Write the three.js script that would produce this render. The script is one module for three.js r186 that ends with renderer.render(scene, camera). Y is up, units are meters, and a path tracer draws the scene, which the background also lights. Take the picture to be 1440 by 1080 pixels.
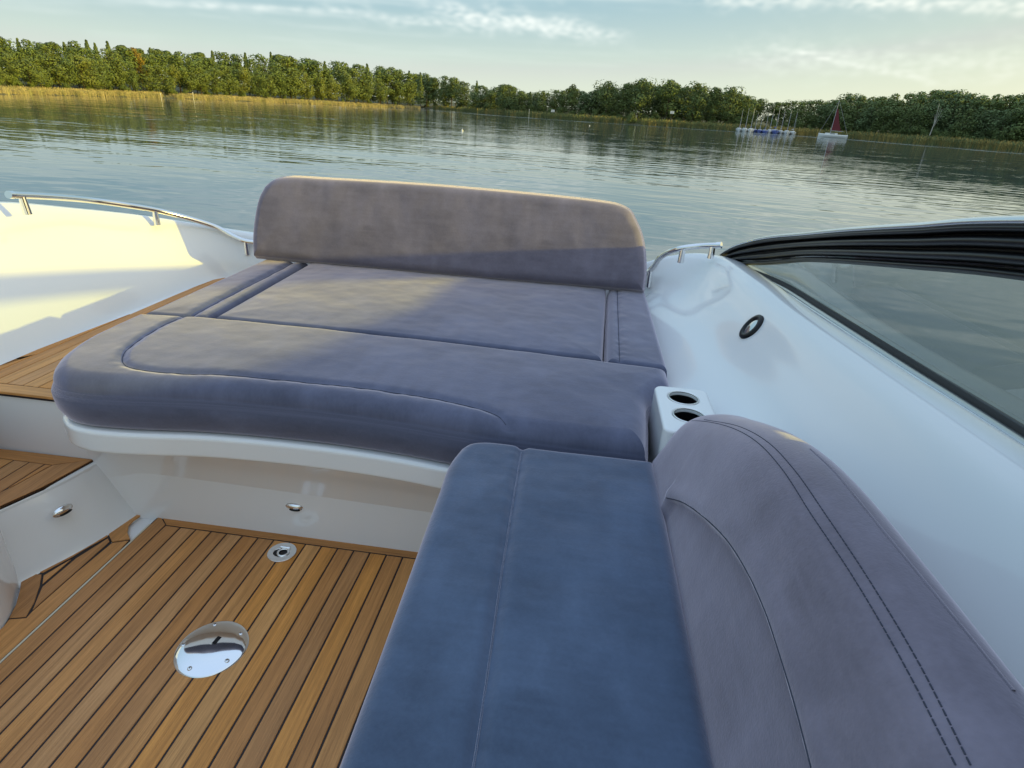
import * as THREE from 'three';
import { mergeGeometries } from 'three/addons/utils/BufferGeometryUtils.js';
import { ImprovedNoise } from 'three/addons/math/ImprovedNoise.js';

// ------------------------------------------------------------------ camera
const V3 = (x, y, z) => new THREE.Vector3(x, y, z);
const D2R = Math.PI / 180;
const F = 820, CX = 720, CY = 540, EYE = 1.4, WATER = -0.7;
const scene = new THREE.Scene();
const camera = new THREE.PerspectiveCamera(2 * Math.atan(CY / F) / D2R, 4 / 3, 0.05, 4000);
camera.position.set(0, EYE, 0);
camera.rotation.order = 'YXZ';
camera.rotation.set(-25.108 * D2R, 5.689 * D2R, 3.576 * D2R);
camera.updateMatrixWorld();
scene.add(camera);
// a pixel of the photograph gives a direction; the surface that the thing touches gives the distance
const ray = (px, py) => V3(px - CX, CY - py, -F).applyQuaternion(camera.quaternion);
const onY = (px, py, h) => { const v = ray(px, py), t = (h - EYE) / v.y; return V3(v.x * t, h, v.z * t); };
const onX = (px, py, x) => { const v = ray(px, py), t = x / v.x; return V3(x, EYE + v.y * t, v.z * t); };
const atRange = (px, r) => { const v = ray(px, 110 + 0.0625 * px + 4), l = Math.hypot(v.x, v.z); return V3(v.x / l * r, 0, v.z / l * r); };
const heightAt = (px, py, r) => { const v = ray(px, py); return EYE + v.y / Math.hypot(v.x, v.z) * r; };

// ------------------------------------------------------------------ random and noise
function rng(seed) { let a = seed >>> 0; return () => { a = (a + 0x6D2B79F5) >>> 0; let t = a; t = Math.imul(t ^ (t >>> 15), t | 1); t ^= t + Math.imul(t ^ (t >>> 7), t | 61); return ((t ^ (t >>> 14)) >>> 0) / 4294967296; }; }
const perlin = new ImprovedNoise();
const N3 = (x, y, z) => perlin.noise(x, y, z);
const fbm = (x, y, z, o = 4) => { let s = 0, a = 0.5; for (let i = 0; i < o; i++) { s += a * N3(x, y, z); x = x * 2.03 + 11.7; y = y * 2.03 + 5.1; z = z * 2.03 + 3.3; a *= 0.5; } return s; };
const { lerp, clamp, smoothstep } = THREE.MathUtils;
// noise that repeats over n x n cells
function tileNoise(n, seed) {
  const r = rng(seed), g = new Float32Array(n * n).map(() => r() * 2 - 1);
  return (u, v) => {
    u = ((u % 1) + 1) % 1 * n; v = ((v % 1) + 1) % 1 * n;
    const i = Math.floor(u), j = Math.floor(v); let a = u - i, b = v - j; a = a * a * (3 - 2 * a); b = b * b * (3 - 2 * b);
    const G = (p, q) => g[(q % n) * n + (p % n)];
    return lerp(lerp(G(i, j), G(i + 1, j), a), lerp(G(i, j + 1), G(i + 1, j + 1), a), b);
  };
}

function tileNoise2(nx, ny, seed) {
  const r = rng(seed), g = new Float32Array(nx * ny).map(() => r() * 2 - 1);
  return (u, v) => {
    u = ((u % 1) + 1) % 1 * nx; v = ((v % 1) + 1) % 1 * ny;
    const i = Math.floor(u), j = Math.floor(v); let a = u - i, b = v - j; a = a * a * (3 - 2 * a); b = b * b * (3 - 2 * b);
    const G = (p, q) => g[(q % ny) * nx + (p % nx)];
    return lerp(lerp(G(i, j), G(i + 1, j), a), lerp(G(i, j + 1), G(i + 1, j + 1), a), b);
  };
}

// ------------------------------------------------------------------ sky, sun, exposure
const SUN = V3(0.97, 0.166, 0.165).normalize();
{
  const W = 2048, H = 1024, d = new Float32Array(W * H * 4);
  const azel = (px, py) => { const v = ray(px, py).normalize(); return [Math.atan2(v.x, -v.z), Math.asin(v.y)]; };
  const streaks = [ // two ends (pixels of the photograph), half width in degrees, strength: wisps of cirrus and one contrail
    [[500, 22], [800, 42], 0.5, 0.5], [[590, 8], [880, 52], 0.7, 0.75], [[700, 30], [830, 28], 0.35, 0.4], [[180, 2], [520, 16], 0.3, 0.4],
    [[960, -2], [1300, 4], 0.5, 0.6], [[1200, 2], [1560, 6], 0.7, 0.7], [[1070, 62], [1330, 118], 0.22, 0.55], [[1000, 75], [1500, 90], 1.2, 0.3],
    [[150, -60], [900, -30], 1.2, 0.5], [[900, -70], [1700, -60], 1.4, 0.5]].map(([a, b, w, s]) => [azel(...a), azel(...b), w * D2R, s]);
  const mix3 = (a, b, t) => [lerp(a[0], b[0], t), lerp(a[1], b[1], t), lerp(a[2], b[2], t)];
  for (let j = 0; j < H; j++) {
    const el = ((j + 0.5) / H - 0.5) * Math.PI, e = Math.max(el, 0);
    for (let i = 0; i < W; i++) {
      const th = ((i + 0.5) / W - 0.5) * 2 * Math.PI, x = Math.cos(th) * Math.cos(el), z = Math.sin(th) * Math.cos(el), y = Math.sin(el);
      const az = Math.atan2(x, -z), ca = Math.max(0, x * SUN.x + y * SUN.y + z * SUN.z);
      const up = Math.pow(clamp(e / (Math.PI / 2), 0, 1), 0.55);
      let c = mix3([0.40, 0.445, 0.37], [0.175, 0.29, 0.35], smoothstep(e / D2R, 0, 10));
      c = mix3(c, [0.33, 0.44, 0.60], smoothstep(e / D2R, 9, 60));
      const toSun = Math.pow(clamp(0.5 + 0.5 * (x * SUN.x + z * SUN.z) / Math.max(1e-3, Math.cos(el)), 0, 1), 3);
      const low = Math.exp(-e / (28 * D2R));
      c = mix3(c, [0.68, 0.61, 0.34], clamp(toSun * low * 1.15, 0, 1));
      const glow = Math.pow(ca, 18) * 0.9 + Math.pow(ca, 120) * 2.2;
      c[0] += glow * 1.0; c[1] += glow * 0.72; c[2] += glow * 0.3;
      // thin high cloud
      const cy = Math.max(0.06, y), cxp = x / cy, czp = z / cy;
      const n = fbm(cxp * 0.35 + 3.1, czp * 1.1, 0.4, 5), m = fbm(cxp * 0.12, czp * 0.2, 7.7, 3);
      let cl = smoothstep(n + m * 0.8, 0.02, 0.5) * 0.4 * smoothstep(e / D2R, 1.5, 9);
      for (const [a, b, w, s] of streaks) {
        const dx = b[0] - a[0], dy = b[1] - a[1], t = ((az - a[0]) * dx + (el - a[1]) * dy) / (dx * dx + dy * dy);
        if (t < -0.1 || t > 1.1) continue;
        const q = Math.abs((az - a[0]) * dy - (el - a[1]) * dx) / Math.hypot(dx, dy);
        if (q > 4 * w) continue;
        const ww = w * (0.75 + 0.9 * N3(az * 40, el * 90, s * 9));
        cl += s * Math.exp(-((q / Math.max(w * 0.25, ww)) ** 2)) * smoothstep(t, -0.1, 0.25) * smoothstep(1.1 - t, 0, 0.3) * (0.55 + 0.9 * N3(az * 90, el * 260, s * 4));
      }
      const cc = mix3([0.54, 0.58, 0.56], [0.76, 0.71, 0.52], clamp(toSun * 0.9, 0, 1));
      c = mix3(c, cc, clamp(cl, 0, 0.85));
      const o = (j * W + i) * 4; d[o] = c[0]; d[o + 1] = c[1]; d[o + 2] = c[2]; d[o + 3] = 1;
    }
  }
  const t = new THREE.DataTexture(d, W, H, THREE.RGBAFormat, THREE.FloatType);
  t.mapping = THREE.EquirectangularReflectionMapping; t.magFilter = THREE.LinearFilter; t.needsUpdate = true;
  scene.background = t; scene.environment = t;
}
const sun = new THREE.DirectionalLight(new THREE.Color().setRGB(1, 0.8, 0.1), 2.0);
sun.position.copy(SUN).multiplyScalar(60); sun.castShadow = true; sun.shadow.radius = 2; sun.shadow.mapSize.set(2048, 2048);
Object.assign(sun.shadow.camera, { left: -8, right: 8, top: 8, bottom: -8, near: 1, far: 160 });
scene.add(sun, sun.target);
const renderer = new THREE.WebGLRenderer({ antialias: true });
renderer.toneMapping = THREE.LinearToneMapping;
renderer.toneMappingExposure = 1.88;
renderer.shadowMap.enabled = true;

// ------------------------------------------------------------------ names, labels
const used = new Map();
const numbered = (n) => { const k = used.get(n) || 0; used.set(n, k + 1); return k ? `${n}_${String(k).padStart(3, '0')}` : n; };
function tag(o, label, category, group, kind) {
  if (label) o.userData.label = label; if (category) o.userData.category = category;
  if (group) o.userData.group = group; if (kind) o.userData.kind = kind; return o;
}
function mesh(name, g, m, parent) {
  const o = new THREE.Mesh(g, m); o.name = parent && parent !== scene ? name : numbered(name);
  o.castShadow = o.receiveShadow = true; (parent || scene).add(o); return o;
}
function group(name, parent, pos) { const o = new THREE.Group(); o.name = parent ? name : numbered(name); if (pos) o.position.copy(pos); (parent || scene).add(o); return o; }

// ------------------------------------------------------------------ materials
const lin = (r, g, b) => new THREE.Color().setRGB(r, g, b);
function dataTex(n, fn, { srgb = false, rep = [1, 1], ch = 4 } = {}) {
  const d = ch === 4 ? new Uint8Array(n * n * 4) : new Float32Array(n * n);
  for (let j = 0; j < n; j++) for (let i = 0; i < n; i++) {
    const v = fn((i + 0.5) / n, (j + 0.5) / n);
    if (ch === 4) { const o = (j * n + i) * 4; d[o] = clamp(v[0], 0, 1) * 255; d[o + 1] = clamp(v[1], 0, 1) * 255; d[o + 2] = clamp(v[2], 0, 1) * 255; d[o + 3] = 255; } else d[j * n + i] = v;
  }
  const t = ch === 4 ? new THREE.DataTexture(d, n, n) : new THREE.DataTexture(d, n, n, THREE.RedFormat, THREE.FloatType);
  t.wrapS = t.wrapT = THREE.RepeatWrapping; t.magFilter = THREE.LinearFilter; t.repeat.set(...rep);
  if (srgb) t.colorSpace = THREE.SRGBColorSpace; t.needsUpdate = true; return t;
}
const t4 = tileNoise(4, 1), t7 = tileNoise(7, 2), t16 = tileNoise(16, 3), t40 = tileNoise(40, 4), t128 = tileNoise(128, 5), t256 = tileNoise(256, 6);
const S2L = (c) => c <= 0.04045 ? c / 12.92 : ((c + 0.055) / 1.055) ** 2.4, L2S = (c) => c <= 0.0031308 ? c * 12.92 : 1.055 * c ** (1 / 2.4) - 0.055;

// brushed microfibre: nap laid one way in some patches and the other way in others, with a fine grain
const brushA = tileNoise2(9, 42, 61), brushB = tileNoise2(34, 8, 62), brushC = tileNoise2(20, 110, 63);
const suedeTone = (u, v) => {
  const w = 0.05 * t7(u + 0.3, v), p = t4(u + w, v + 0.2) * 0.45 + t7(u + w, v + w) * 0.6 + t16(u + 0.4, v) * 0.35;
  const side = Math.tanh(3.2 * p); // which way the nap lies
  return 0.11 * side + 0.07 * lerp(brushA(u + w, v), brushB(u, v + w), 0.5 + 0.5 * side) + 0.045 * brushC(u + w, v) + 0.04 * t40(u, v) + 0.035 * t128(u, v) + 0.045 * t256(u, v);
};
const suedeMap = dataTex(512, (u, v) => { const k = 0.78 * (1 + suedeTone(u, v)); return [L2S(k * 0.99), L2S(k), L2S(k * 1.01)]; }, { srgb: true, rep: [1 / 0.9, 1 / 0.9] });
const suedeBump = dataTex(512, (u, v) => 0.5 + 0.2 * t128(u, v) + 0.25 * t256(u, v) + 0.12 * t40(u, v), { ch: 1, rep: [1 / 0.45, 1 / 0.45] });
const suede = (c) => new THREE.MeshPhysicalMaterial({ color: c, roughness: 0.95, map: suedeMap, bumpMap: suedeBump, bumpScale: 0.00035, sheen: 2, sheenColor: lin(1.0, 0.88, 0.97), sheenRoughness: 0.8, specularIntensity: 0.3 });
const fabric = suede(lin(0.1, 0.14, 0.22)), fabricPad = suede(lin(0.135, 0.145, 0.22)), fabricBackSheen = suede(lin(0.225, 0.2, 0.255));  // one cloth: paler pad and mauve backs have sheen painted into the colour
const thread = new THREE.MeshStandardMaterial({ color: lin(0.04, 0.045, 0.07), roughness: 0.9 });
const gelcoat = new THREE.MeshPhysicalMaterial({ color: lin(0.81, 0.81, 0.82), roughness: 0.3, clearcoat: 1, clearcoatRoughness: 0.07, ior: 1.5 });
const caulk = new THREE.MeshStandardMaterial({ color: lin(0.012, 0.006, 0.006), roughness: 0.6 });
const steel = new THREE.MeshPhysicalMaterial({ color: lin(0.78, 0.77, 0.76), roughness: 0.12, metalness: 1 });
const steelPolished = new THREE.MeshPhysicalMaterial({ color: lin(0.82, 0.82, 0.82), roughness: 0.05, metalness: 1 });
const black = new THREE.MeshPhysicalMaterial({ color: lin(0.006, 0.006, 0.007), roughness: 0.35, specularIntensity: 0.45, clearcoat: 0.12, clearcoatRoughness: 0.05 });
const rubber = new THREE.MeshStandardMaterial({ color: lin(0.01, 0.01, 0.011), roughness: 0.6 });
const aluminium = new THREE.MeshPhysicalMaterial({ color: lin(0.72, 0.74, 0.76), roughness: 0.22, metalness: 0.9 });
const paneGlass = new THREE.MeshPhysicalMaterial({ color: lin(0.52, 0.58, 0.61), roughness: 0.0, transmission: 1, thickness: 0, ior: 1.5 });
const seamJoint = new THREE.MeshStandardMaterial({ color: lin(0.62, 0.55, 0.42), roughness: 0.6 });
// teak: straight grain along v, pores and slow colour drift
const grainA = tileNoise2(44, 4, 71), grainB = tileNoise2(150, 12, 72), grainC = tileNoise2(340, 60, 73);
const teakGrain = (u, v) => { const w = 0.012 * t4(u, v); return 0.34 * grainA(u + w, v) + 0.3 * grainB(u + w, v) + 0.2 * grainC(u, v) + 0.22 * t7(u, v); };
const teakMap = dataTex(1024, (u, v) => { const g = teakGrain(u, v), k = 0.82 * (1 + 0.42 * g); return [L2S(k), L2S(k * (0.985 + 0.05 * g)), L2S(k * (0.95 + 0.15 * g))]; }, { srgb: true, rep: [1 / 0.35, 1 / 1.1] });
const teakBump = dataTex(512, (u, v) => 0.5 + 0.3 * grainB(u, v) + 0.2 * grainC(u, v), { ch: 1, rep: [1 / 0.35, 1 / 1.1] });
const teak = [[0.64, 0.29, 0.085], [0.56, 0.24, 0.065], [0.70, 0.335, 0.105], [0.52, 0.235, 0.075], [0.72, 0.30, 0.06], [0.60, 0.295, 0.11]].map((c) =>
  new THREE.MeshStandardMaterial({ color: lin(...c), roughness: 0.55, map: teakMap, bumpMap: teakBump, bumpScale: 0.0006 }));

// ------------------------------------------------------------------ geometry helpers
const rnd = rng(77);
// a slab with the outline pts ([x, z]) between y0 and y1, edges bevelled
function slab(pts, y0, y1, bevel = 0.002, seg = 1, curve = false) {
  let p = pts.map(([x, z]) => new THREE.Vector2(x, -z));
  if (THREE.ShapeUtils.area(p) < 0) p.reverse();
  if (curve) { const c = new THREE.CatmullRomCurve3(p.map((q) => V3(q.x, q.y, 0)), true, 'centripetal'); p = c.getPoints(curve).slice(0, -1).map((q) => new THREE.Vector2(q.x, q.y)); }
  const g = new THREE.ExtrudeGeometry(new THREE.Shape(p), { depth: y1 - y0 - 2 * bevel, bevelEnabled: bevel > 0, bevelSize: bevel, bevelThickness: bevel, bevelOffset: -bevel, bevelSegments: seg, curveSegments: 8 });
  g.rotateX(-Math.PI / 2); g.translate(0, y0 + bevel, 0); return g;
}
function shiftUV(g, swap, du, dv) {
  const u = g.attributes.uv, p = g.attributes.position;
  for (let i = 0; i < u.count; i++) { const x = p.getX(i), z = p.getZ(i); u.setXY(i, (swap ? z : x) + du, (swap ? x : z) + dv); }
  return g;
}
// cut a convex or gently concave outline to the strip x0..x1 (or z0..z1)
function clip(poly, axis, lo, hi) {
  const cut = (pts, f) => { const o = []; pts.forEach((a, i) => { const b = pts[(i + 1) % pts.length], fa = f(a), fb = f(b); if (fa >= 0) o.push(a); if (fa * fb < 0) { const t = fa / (fa - fb); o.push([lerp(a[0], b[0], t), lerp(a[1], b[1], t)]); } }); return o; };
  return cut(cut(poly, (p) => p[axis] - lo), (p) => hi - p[axis]);
}
function tubePath(pts, r, seg = 60, rad = 8, closed = false) { return new THREE.TubeGeometry(new THREE.CatmullRomCurve3(pts, closed, 'centripetal'), seg, r, rad, closed); }
function cyl(a, b, r0, r1, n = 12) { const d = b.clone().sub(a), g = new THREE.CylinderGeometry(r1, r0, d.length(), n); g.translate(0, d.length() / 2, 0); g.applyQuaternion(new THREE.Quaternion().setFromUnitVectors(V3(0, 1, 0), d.normalize())); return g.translate(a.x, a.y, a.z); }
function plainCurve(pts) { // resampled polyline or spline through [x, z] points
  if (pts.length === 2) return (t) => [lerp(pts[0][0], pts[1][0], t), lerp(pts[0][1], pts[1][1], t)];
  const c = new THREE.CatmullRomCurve3(pts.map(([x, z]) => V3(x, 0, z)), false, 'centripetal'); c.arcLengthDivisions = 400;
  return (t) => { const p = c.getPointAt(clamp(t, 0, 1)); return [p.x, p.z]; };
}
const segDist = (x, z, P) => { let m = 1e9; for (let i = 0; i < P.length - 1; i++) { const [ax, az] = P[i], [bx, bz] = P[i + 1], dx = bx - ax, dz = bz - az, t = clamp(((x - ax) * dx + (z - az) * dz) / (dx * dx + dz * dz + 1e-12), 0, 1), qx = x - ax - t * dx, qz = z - az - t * dz, q = qx * qx + qz * qz; if (q < m) m = q; } return Math.sqrt(m); };
// an upholstered cushion: four edge curves (front S and back N run left to right, W and E front to back), edge radius r, stitched seams
function cushion({ S, N, W, E, y0, y1, r, nu = 200, nv = 120, crown = 0.008, seams = [], seed = 1, bulge = 0.006, ripple = 0.0015 }) {
  const cs = plainCurve(S), cn = plainCurve(N), cw = plainCurve(W), ce = plainCurve(E);
  const warp = (t, k) => t - k * Math.sin(2 * Math.PI * t) / (2 * Math.PI);
  const U = [...Array(nu + 1)].map((_, i) => warp(i / nu, 0.86)), VV = [...Array(nv + 1)].map((_, i) => warp(i / nv, 0.86));
  const A = U.map(cs), B = U.map(cn), L = VV.map(cw), R = VV.map(ce), rim = [A, B, L, R];
  const [s0, s1, n0, n1] = [cs(0), cs(1), cn(0), cn(1)];
  const seamPts = seams.map((s) => { const c = plainCurve(s.pts); return [...Array(61)].map((_, i) => c(i / 60)); });
  const depth = (x, z) => Math.min(...rim.map((c) => segDist(x, z, c)));
  const height = (x, z) => {
    const d = depth(x, z), q = r - Math.min(d, r);
    let y = y1 - r + Math.sqrt(Math.max(0, r * r - q * q)) + crown * (1 - Math.exp(-d / 0.12));
    const soft = smoothstep(d, 0, 0.05);
    y += soft * ripple * (fbm(x * 6 + seed, z * 6, seed * 3.1, 3) * 3);
    seamPts.forEach((P, k) => { const q2 = segDist(x, z, P), s = seams[k]; y -= (s.depth ?? 0.006) * Math.exp(-((q2 / (s.w ?? 0.012)) ** 2)) * Math.min(1, d / 0.01); y += 0.0022 * N3(x * 32 + seed, 1.7, z * 32) * Math.exp(-((q2 / 0.035) ** 2)) * soft; });
    y += soft * 0.0016 * N3(x * 14, seed * 2.2, z * 14) * Math.exp(-d / 0.12);
    return y;
  };
  const pos = [], uv = [], idx = [], id = (i, j) => j * (nu + 1) + i;
  for (let j = 0; j <= nv; j++) for (let i = 0; i <= nu; i++) {
    const u = U[i], v = VV[j], p = [0, 1].map((k) => (1 - v) * A[i][k] + v * B[i][k] + (1 - u) * L[j][k] + u * R[j][k] - ((1 - u) * (1 - v) * s0[k] + u * (1 - v) * s1[k] + (1 - u) * v * n0[k] + u * v * n1[k]));
    pos.push(p[0], i === 0 || j === 0 || i === nu || j === nv ? y1 - r : height(p[0], p[1]), p[1]); uv.push(p[0] + seed * 0.37, p[1] + seed * 0.21);
    if (i < nu && j < nv) idx.push(id(i, j), id(i + 1, j), id(i, j + 1), id(i + 1, j), id(i + 1, j + 1), id(i, j + 1));
  }
  // the upright border, slightly bulging, rolled under at the foot
  const loop = []; for (let i = 0; i < nu; i++) loop.push(id(i, 0)); for (let j = 0; j < nv; j++) loop.push(id(nu, j)); for (let i = nu; i > 0; i--) loop.push(id(i, nv)); for (let j = nv; j > 0; j--) loop.push(id(0, j));
  const P2 = loop.map((k) => [pos[3 * k], pos[3 * k + 2]]), n = loop.length, out = P2.map((p, k) => { const a = P2[(k + n - 1) % n], b = P2[(k + 1) % n], dx = b[0] - a[0], dz = b[1] - a[1], l = Math.hypot(dx, dz) || 1; return [-dz / l * -1, -dx / l]; });
  const cx = P2.reduce((a, p) => a + p[0], 0) / n, cz = P2.reduce((a, p) => a + p[1], 0) / n;
  const sign = out.reduce((a, o, k) => a + o[0] * (P2[k][0] - cx) + o[1] * (P2[k][1] - cz), 0) > 0 ? 1 : -1;
  let prev = loop, run = 0; const along = P2.map((p, k) => (run += k ? Math.hypot(p[0] - P2[k - 1][0], p[1] - P2[k - 1][1]) : 0));
  const hh = y1 - r - y0, rr = Math.min(0.02, hh * 0.3), steps = [[0.25, 1], [0.5, 1], [0.75, 0.8]].map(([f, b]) => [y1 - r - f * (hh - rr), b * bulge]).concat([[y0 + rr, 0], [y0 + rr * 0.35, -rr * 0.35], [y0, -rr]]);
  for (const [y, o] of steps) {
    const ring = P2.map((p, k) => { pos.push(p[0] + out[k][0] * sign * o, y, p[1] + out[k][1] * sign * o); uv.push(along[k] + seed, y * 1.0); return pos.length / 3 - 1; });
    for (let k = 0; k < n; k++) { const k2 = (k + 1) % n; idx.push(prev[k], ring[k], prev[k2], prev[k2], ring[k], ring[k2]); }
    prev = ring;
  }
  const base = pos.length / 3; pos.push(cx, y0, cz); uv.push(cx, cz); for (let k = 0; k < n; k++) idx.push(prev[k], base, prev[(k + 1) % n]);
  const g = new THREE.BufferGeometry(); g.setAttribute('position', new THREE.Float32BufferAttribute(pos, 3)); g.setAttribute('uv', new THREE.Float32BufferAttribute(uv, 2)); g.setIndex(idx); fixWinding(g); g.computeVertexNormals();
  const seamGeo = seamPts.map((P, k) => tubePath(P.filter((p) => depth(...p) > 0.004).map(([x, z]) => V3(x, height(x, z) + 0.0006, z)), seams[k].t ?? 0.0011, 120, 5));
  return { geo: g, seamGeo, height };
}
function fixWinding(g) { // the first face of the top must look up
  const p = g.attributes.position, ix = g.index.array, k = Math.floor(ix.length * 0.3 / 3) * 3, a = new THREE.Vector3().fromBufferAttribute(p, ix[k]), b = new THREE.Vector3().fromBufferAttribute(p, ix[k + 1]), c = new THREE.Vector3().fromBufferAttribute(p, ix[k + 2]);
  if (b.sub(a).cross(c.sub(a)).y < 0) for (let i = 0; i < ix.length; i += 3) { const t = ix[i]; ix[i] = ix[i + 1]; ix[i + 1] = t; }
}
// a smooth sheet through rows of control points: rows[k] = the profile at station k
function loft(rows, ns, np, closedU = false) {
  const cols = rows[0].map((_, j) => new THREE.CatmullRomCurve3(rows.map((r) => V3(...r[j])), closedU, 'centripetal'));
  const pos = [], uv = [], idx = [];
  for (let i = 0; i <= ns; i++) {
    const prof = new THREE.CatmullRomCurve3(cols.map((c) => c.getPoint(i / ns)), false, 'centripetal'); let l = 0, q = null;
    for (let j = 0; j <= np; j++) { const p = prof.getPoint(j / np); if (q) l += p.distanceTo(q); q = p; pos.push(p.x, p.y, p.z); uv.push(p.z, l); }
  }
  for (let i = 0; i < ns; i++) for (let j = 0; j < np; j++) { const a = i * (np + 1) + j, b = a + np + 1; idx.push(a, b, a + 1, b, b + 1, a + 1); }
  const g = new THREE.BufferGeometry(); g.setAttribute('position', new THREE.Float32BufferAttribute(pos, 3)); g.setAttribute('uv', new THREE.Float32BufferAttribute(uv, 2)); g.setIndex(idx); g.computeVertexNormals(); return g;
}

// ------------------------------------------------------------------ water
{
  // waves as a sum of travelling trains that repeat over the tile; crests lie mostly across the view down the lake
  const wavesTex = (n, size, seed, l0, l1, count, slope, spread) => {
    const r = rng(seed), trains = [];
    for (let k = 0; k < count; k++) {
      const len = l0 * Math.pow(l1 / l0, r()), a = (r() + r() - 1) * spread, kx = Math.round(Math.sin(a + 0.12) * size / len), kz = Math.round(Math.cos(a + 0.12) * size / len);
      if (!kx && !kz) continue; const K = 2 * Math.PI * Math.hypot(kx, kz) / size; trains.push([kx, kz, r() * 6.283, slope / K / Math.sqrt(count / 2) * (0.5 + r())]);
    }
    const gate = tileNoise(5, seed + 9);
    const d = new Float32Array(n * n);
    for (let j = 0; j < n; j++) for (let i = 0; i < n; i++) { let h = 0; const u = i / n, v = j / n; for (const [a, b, p, m] of trains) h += m * Math.sin(6.283185307 * (a * u + b * v) + p); d[j * n + i] = h * (0.75 + 0.5 * gate(u, v)); }
    return d;
  };
  const n = 1024, hA = wavesTex(n, 26, 11, 0.28, 2.2, 64, 0.015, 0.9), hB = wavesTex(n, 97, 23, 2.5, 14, 40, 0.0055, 0.7);
  let mx = 0; for (const v of hA) mx = Math.max(mx, Math.abs(v));
  const dA = new Float32Array(n * n); for (let k = 0; k < n * n; k++) dA[k] = 0.5 + 0.5 * hA[k] / mx;
  const bump = new THREE.DataTexture(dA, n, n, THREE.RedFormat, THREE.FloatType);
  bump.wrapS = bump.wrapT = THREE.RepeatWrapping; bump.magFilter = THREE.LinearFilter; bump.repeat.set(1 / 26, 1 / 26); bump.needsUpdate = true;
  const dB = new Float32Array(n * n * 4), cell = 97 / n;
  for (let j = 0; j < n; j++) for (let i = 0; i < n; i++) {
    const H = (a, b) => hB[((b + n) % n) * n + ((a + n) % n)], sx = (H(i + 1, j) - H(i - 1, j)) / (2 * cell), sz = (H(i, j + 1) - H(i, j - 1)) / (2 * cell), l = Math.hypot(sx, sz, 1), o = (j * n + i) * 4;
    dB[o] = 0.5 - 0.5 * sx / l; dB[o + 1] = 0.5 - 0.5 * sz / l; dB[o + 2] = 0.5 + 0.5 / l; dB[o + 3] = 1;
  }
  const norm = new THREE.DataTexture(dB, n, n, THREE.RGBAFormat, THREE.FloatType);
  norm.wrapS = norm.wrapT = THREE.RepeatWrapping; norm.magFilter = THREE.LinearFilter; norm.repeat.set(1 / 97, 1 / 97); norm.needsUpdate = true;
  const waterMat = new THREE.MeshPhysicalMaterial({ color: lin(0.06, 0.085, 0.1), roughness: 0.035, ior: 2.3, bumpMap: bump, bumpScale: 2 * mx, normalMap: norm, normalScale: new THREE.Vector2(1, 1) });
  const g = new THREE.PlaneGeometry(3000, 3000, 60, 60); g.rotateX(-Math.PI / 2); g.translate(0, WATER, -600);
  const p = g.attributes.position, u = g.attributes.uv; for (let i = 0; i < p.count; i++) u.setXY(i, p.getX(i), -p.getZ(i));
  tag(mesh('lake_water', g, waterMat), 'calm lake water with long low ripples', 'water', null, 'structure');
  // a belt of water ruffled by the breeze along the far shore
  const ruffled = waterMat.clone(); ruffled.bumpScale = 2 * mx * 5; ruffled.roughness = 0.22;
  const line = [[560, 300], [640, 262], [720, 226], [820, 210], [900, 204], [1040, 202], [1170, 200], [1300, 176], [1440, 160], [1600, 150]], pos = [], uv = [], idx = [];
  const near = new THREE.CatmullRomCurve3(line.map(([a, r]) => atRange(a, r)), false, 'centripetal'), K = 160;
  for (let i = 0; i <= K; i++) { const c = near.getPoint(i / K), l = Math.hypot(c.x, c.z), w = (9 + 9 * N3(i * 0.13, 2.2, 0.4)) * smoothstep(i, 0, 14), o = 5 * N3(i * 0.09, 8.1, 3.3); for (const s of [-1, 1]) { const r = (l + o + s * w * 0.5) / l; pos.push(c.x * r, WATER + 0.004, c.z * r); uv.push(c.x * r, -c.z * r); } if (i < K) { const a = 2 * i; idx.push(a, a + 2, a + 1, a + 1, a + 2, a + 3); } }
  const rg = new THREE.BufferGeometry(); rg.setAttribute('position', new THREE.Float32BufferAttribute(pos, 3)); rg.setAttribute('uv', new THREE.Float32BufferAttribute(uv, 2)); rg.setIndex(idx); rg.computeVertexNormals();
  tag(mesh('ruffled_water', rg, ruffled), 'bright belt of breeze ruffled water along the far shore', 'water', null, 'structure');
}

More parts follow.
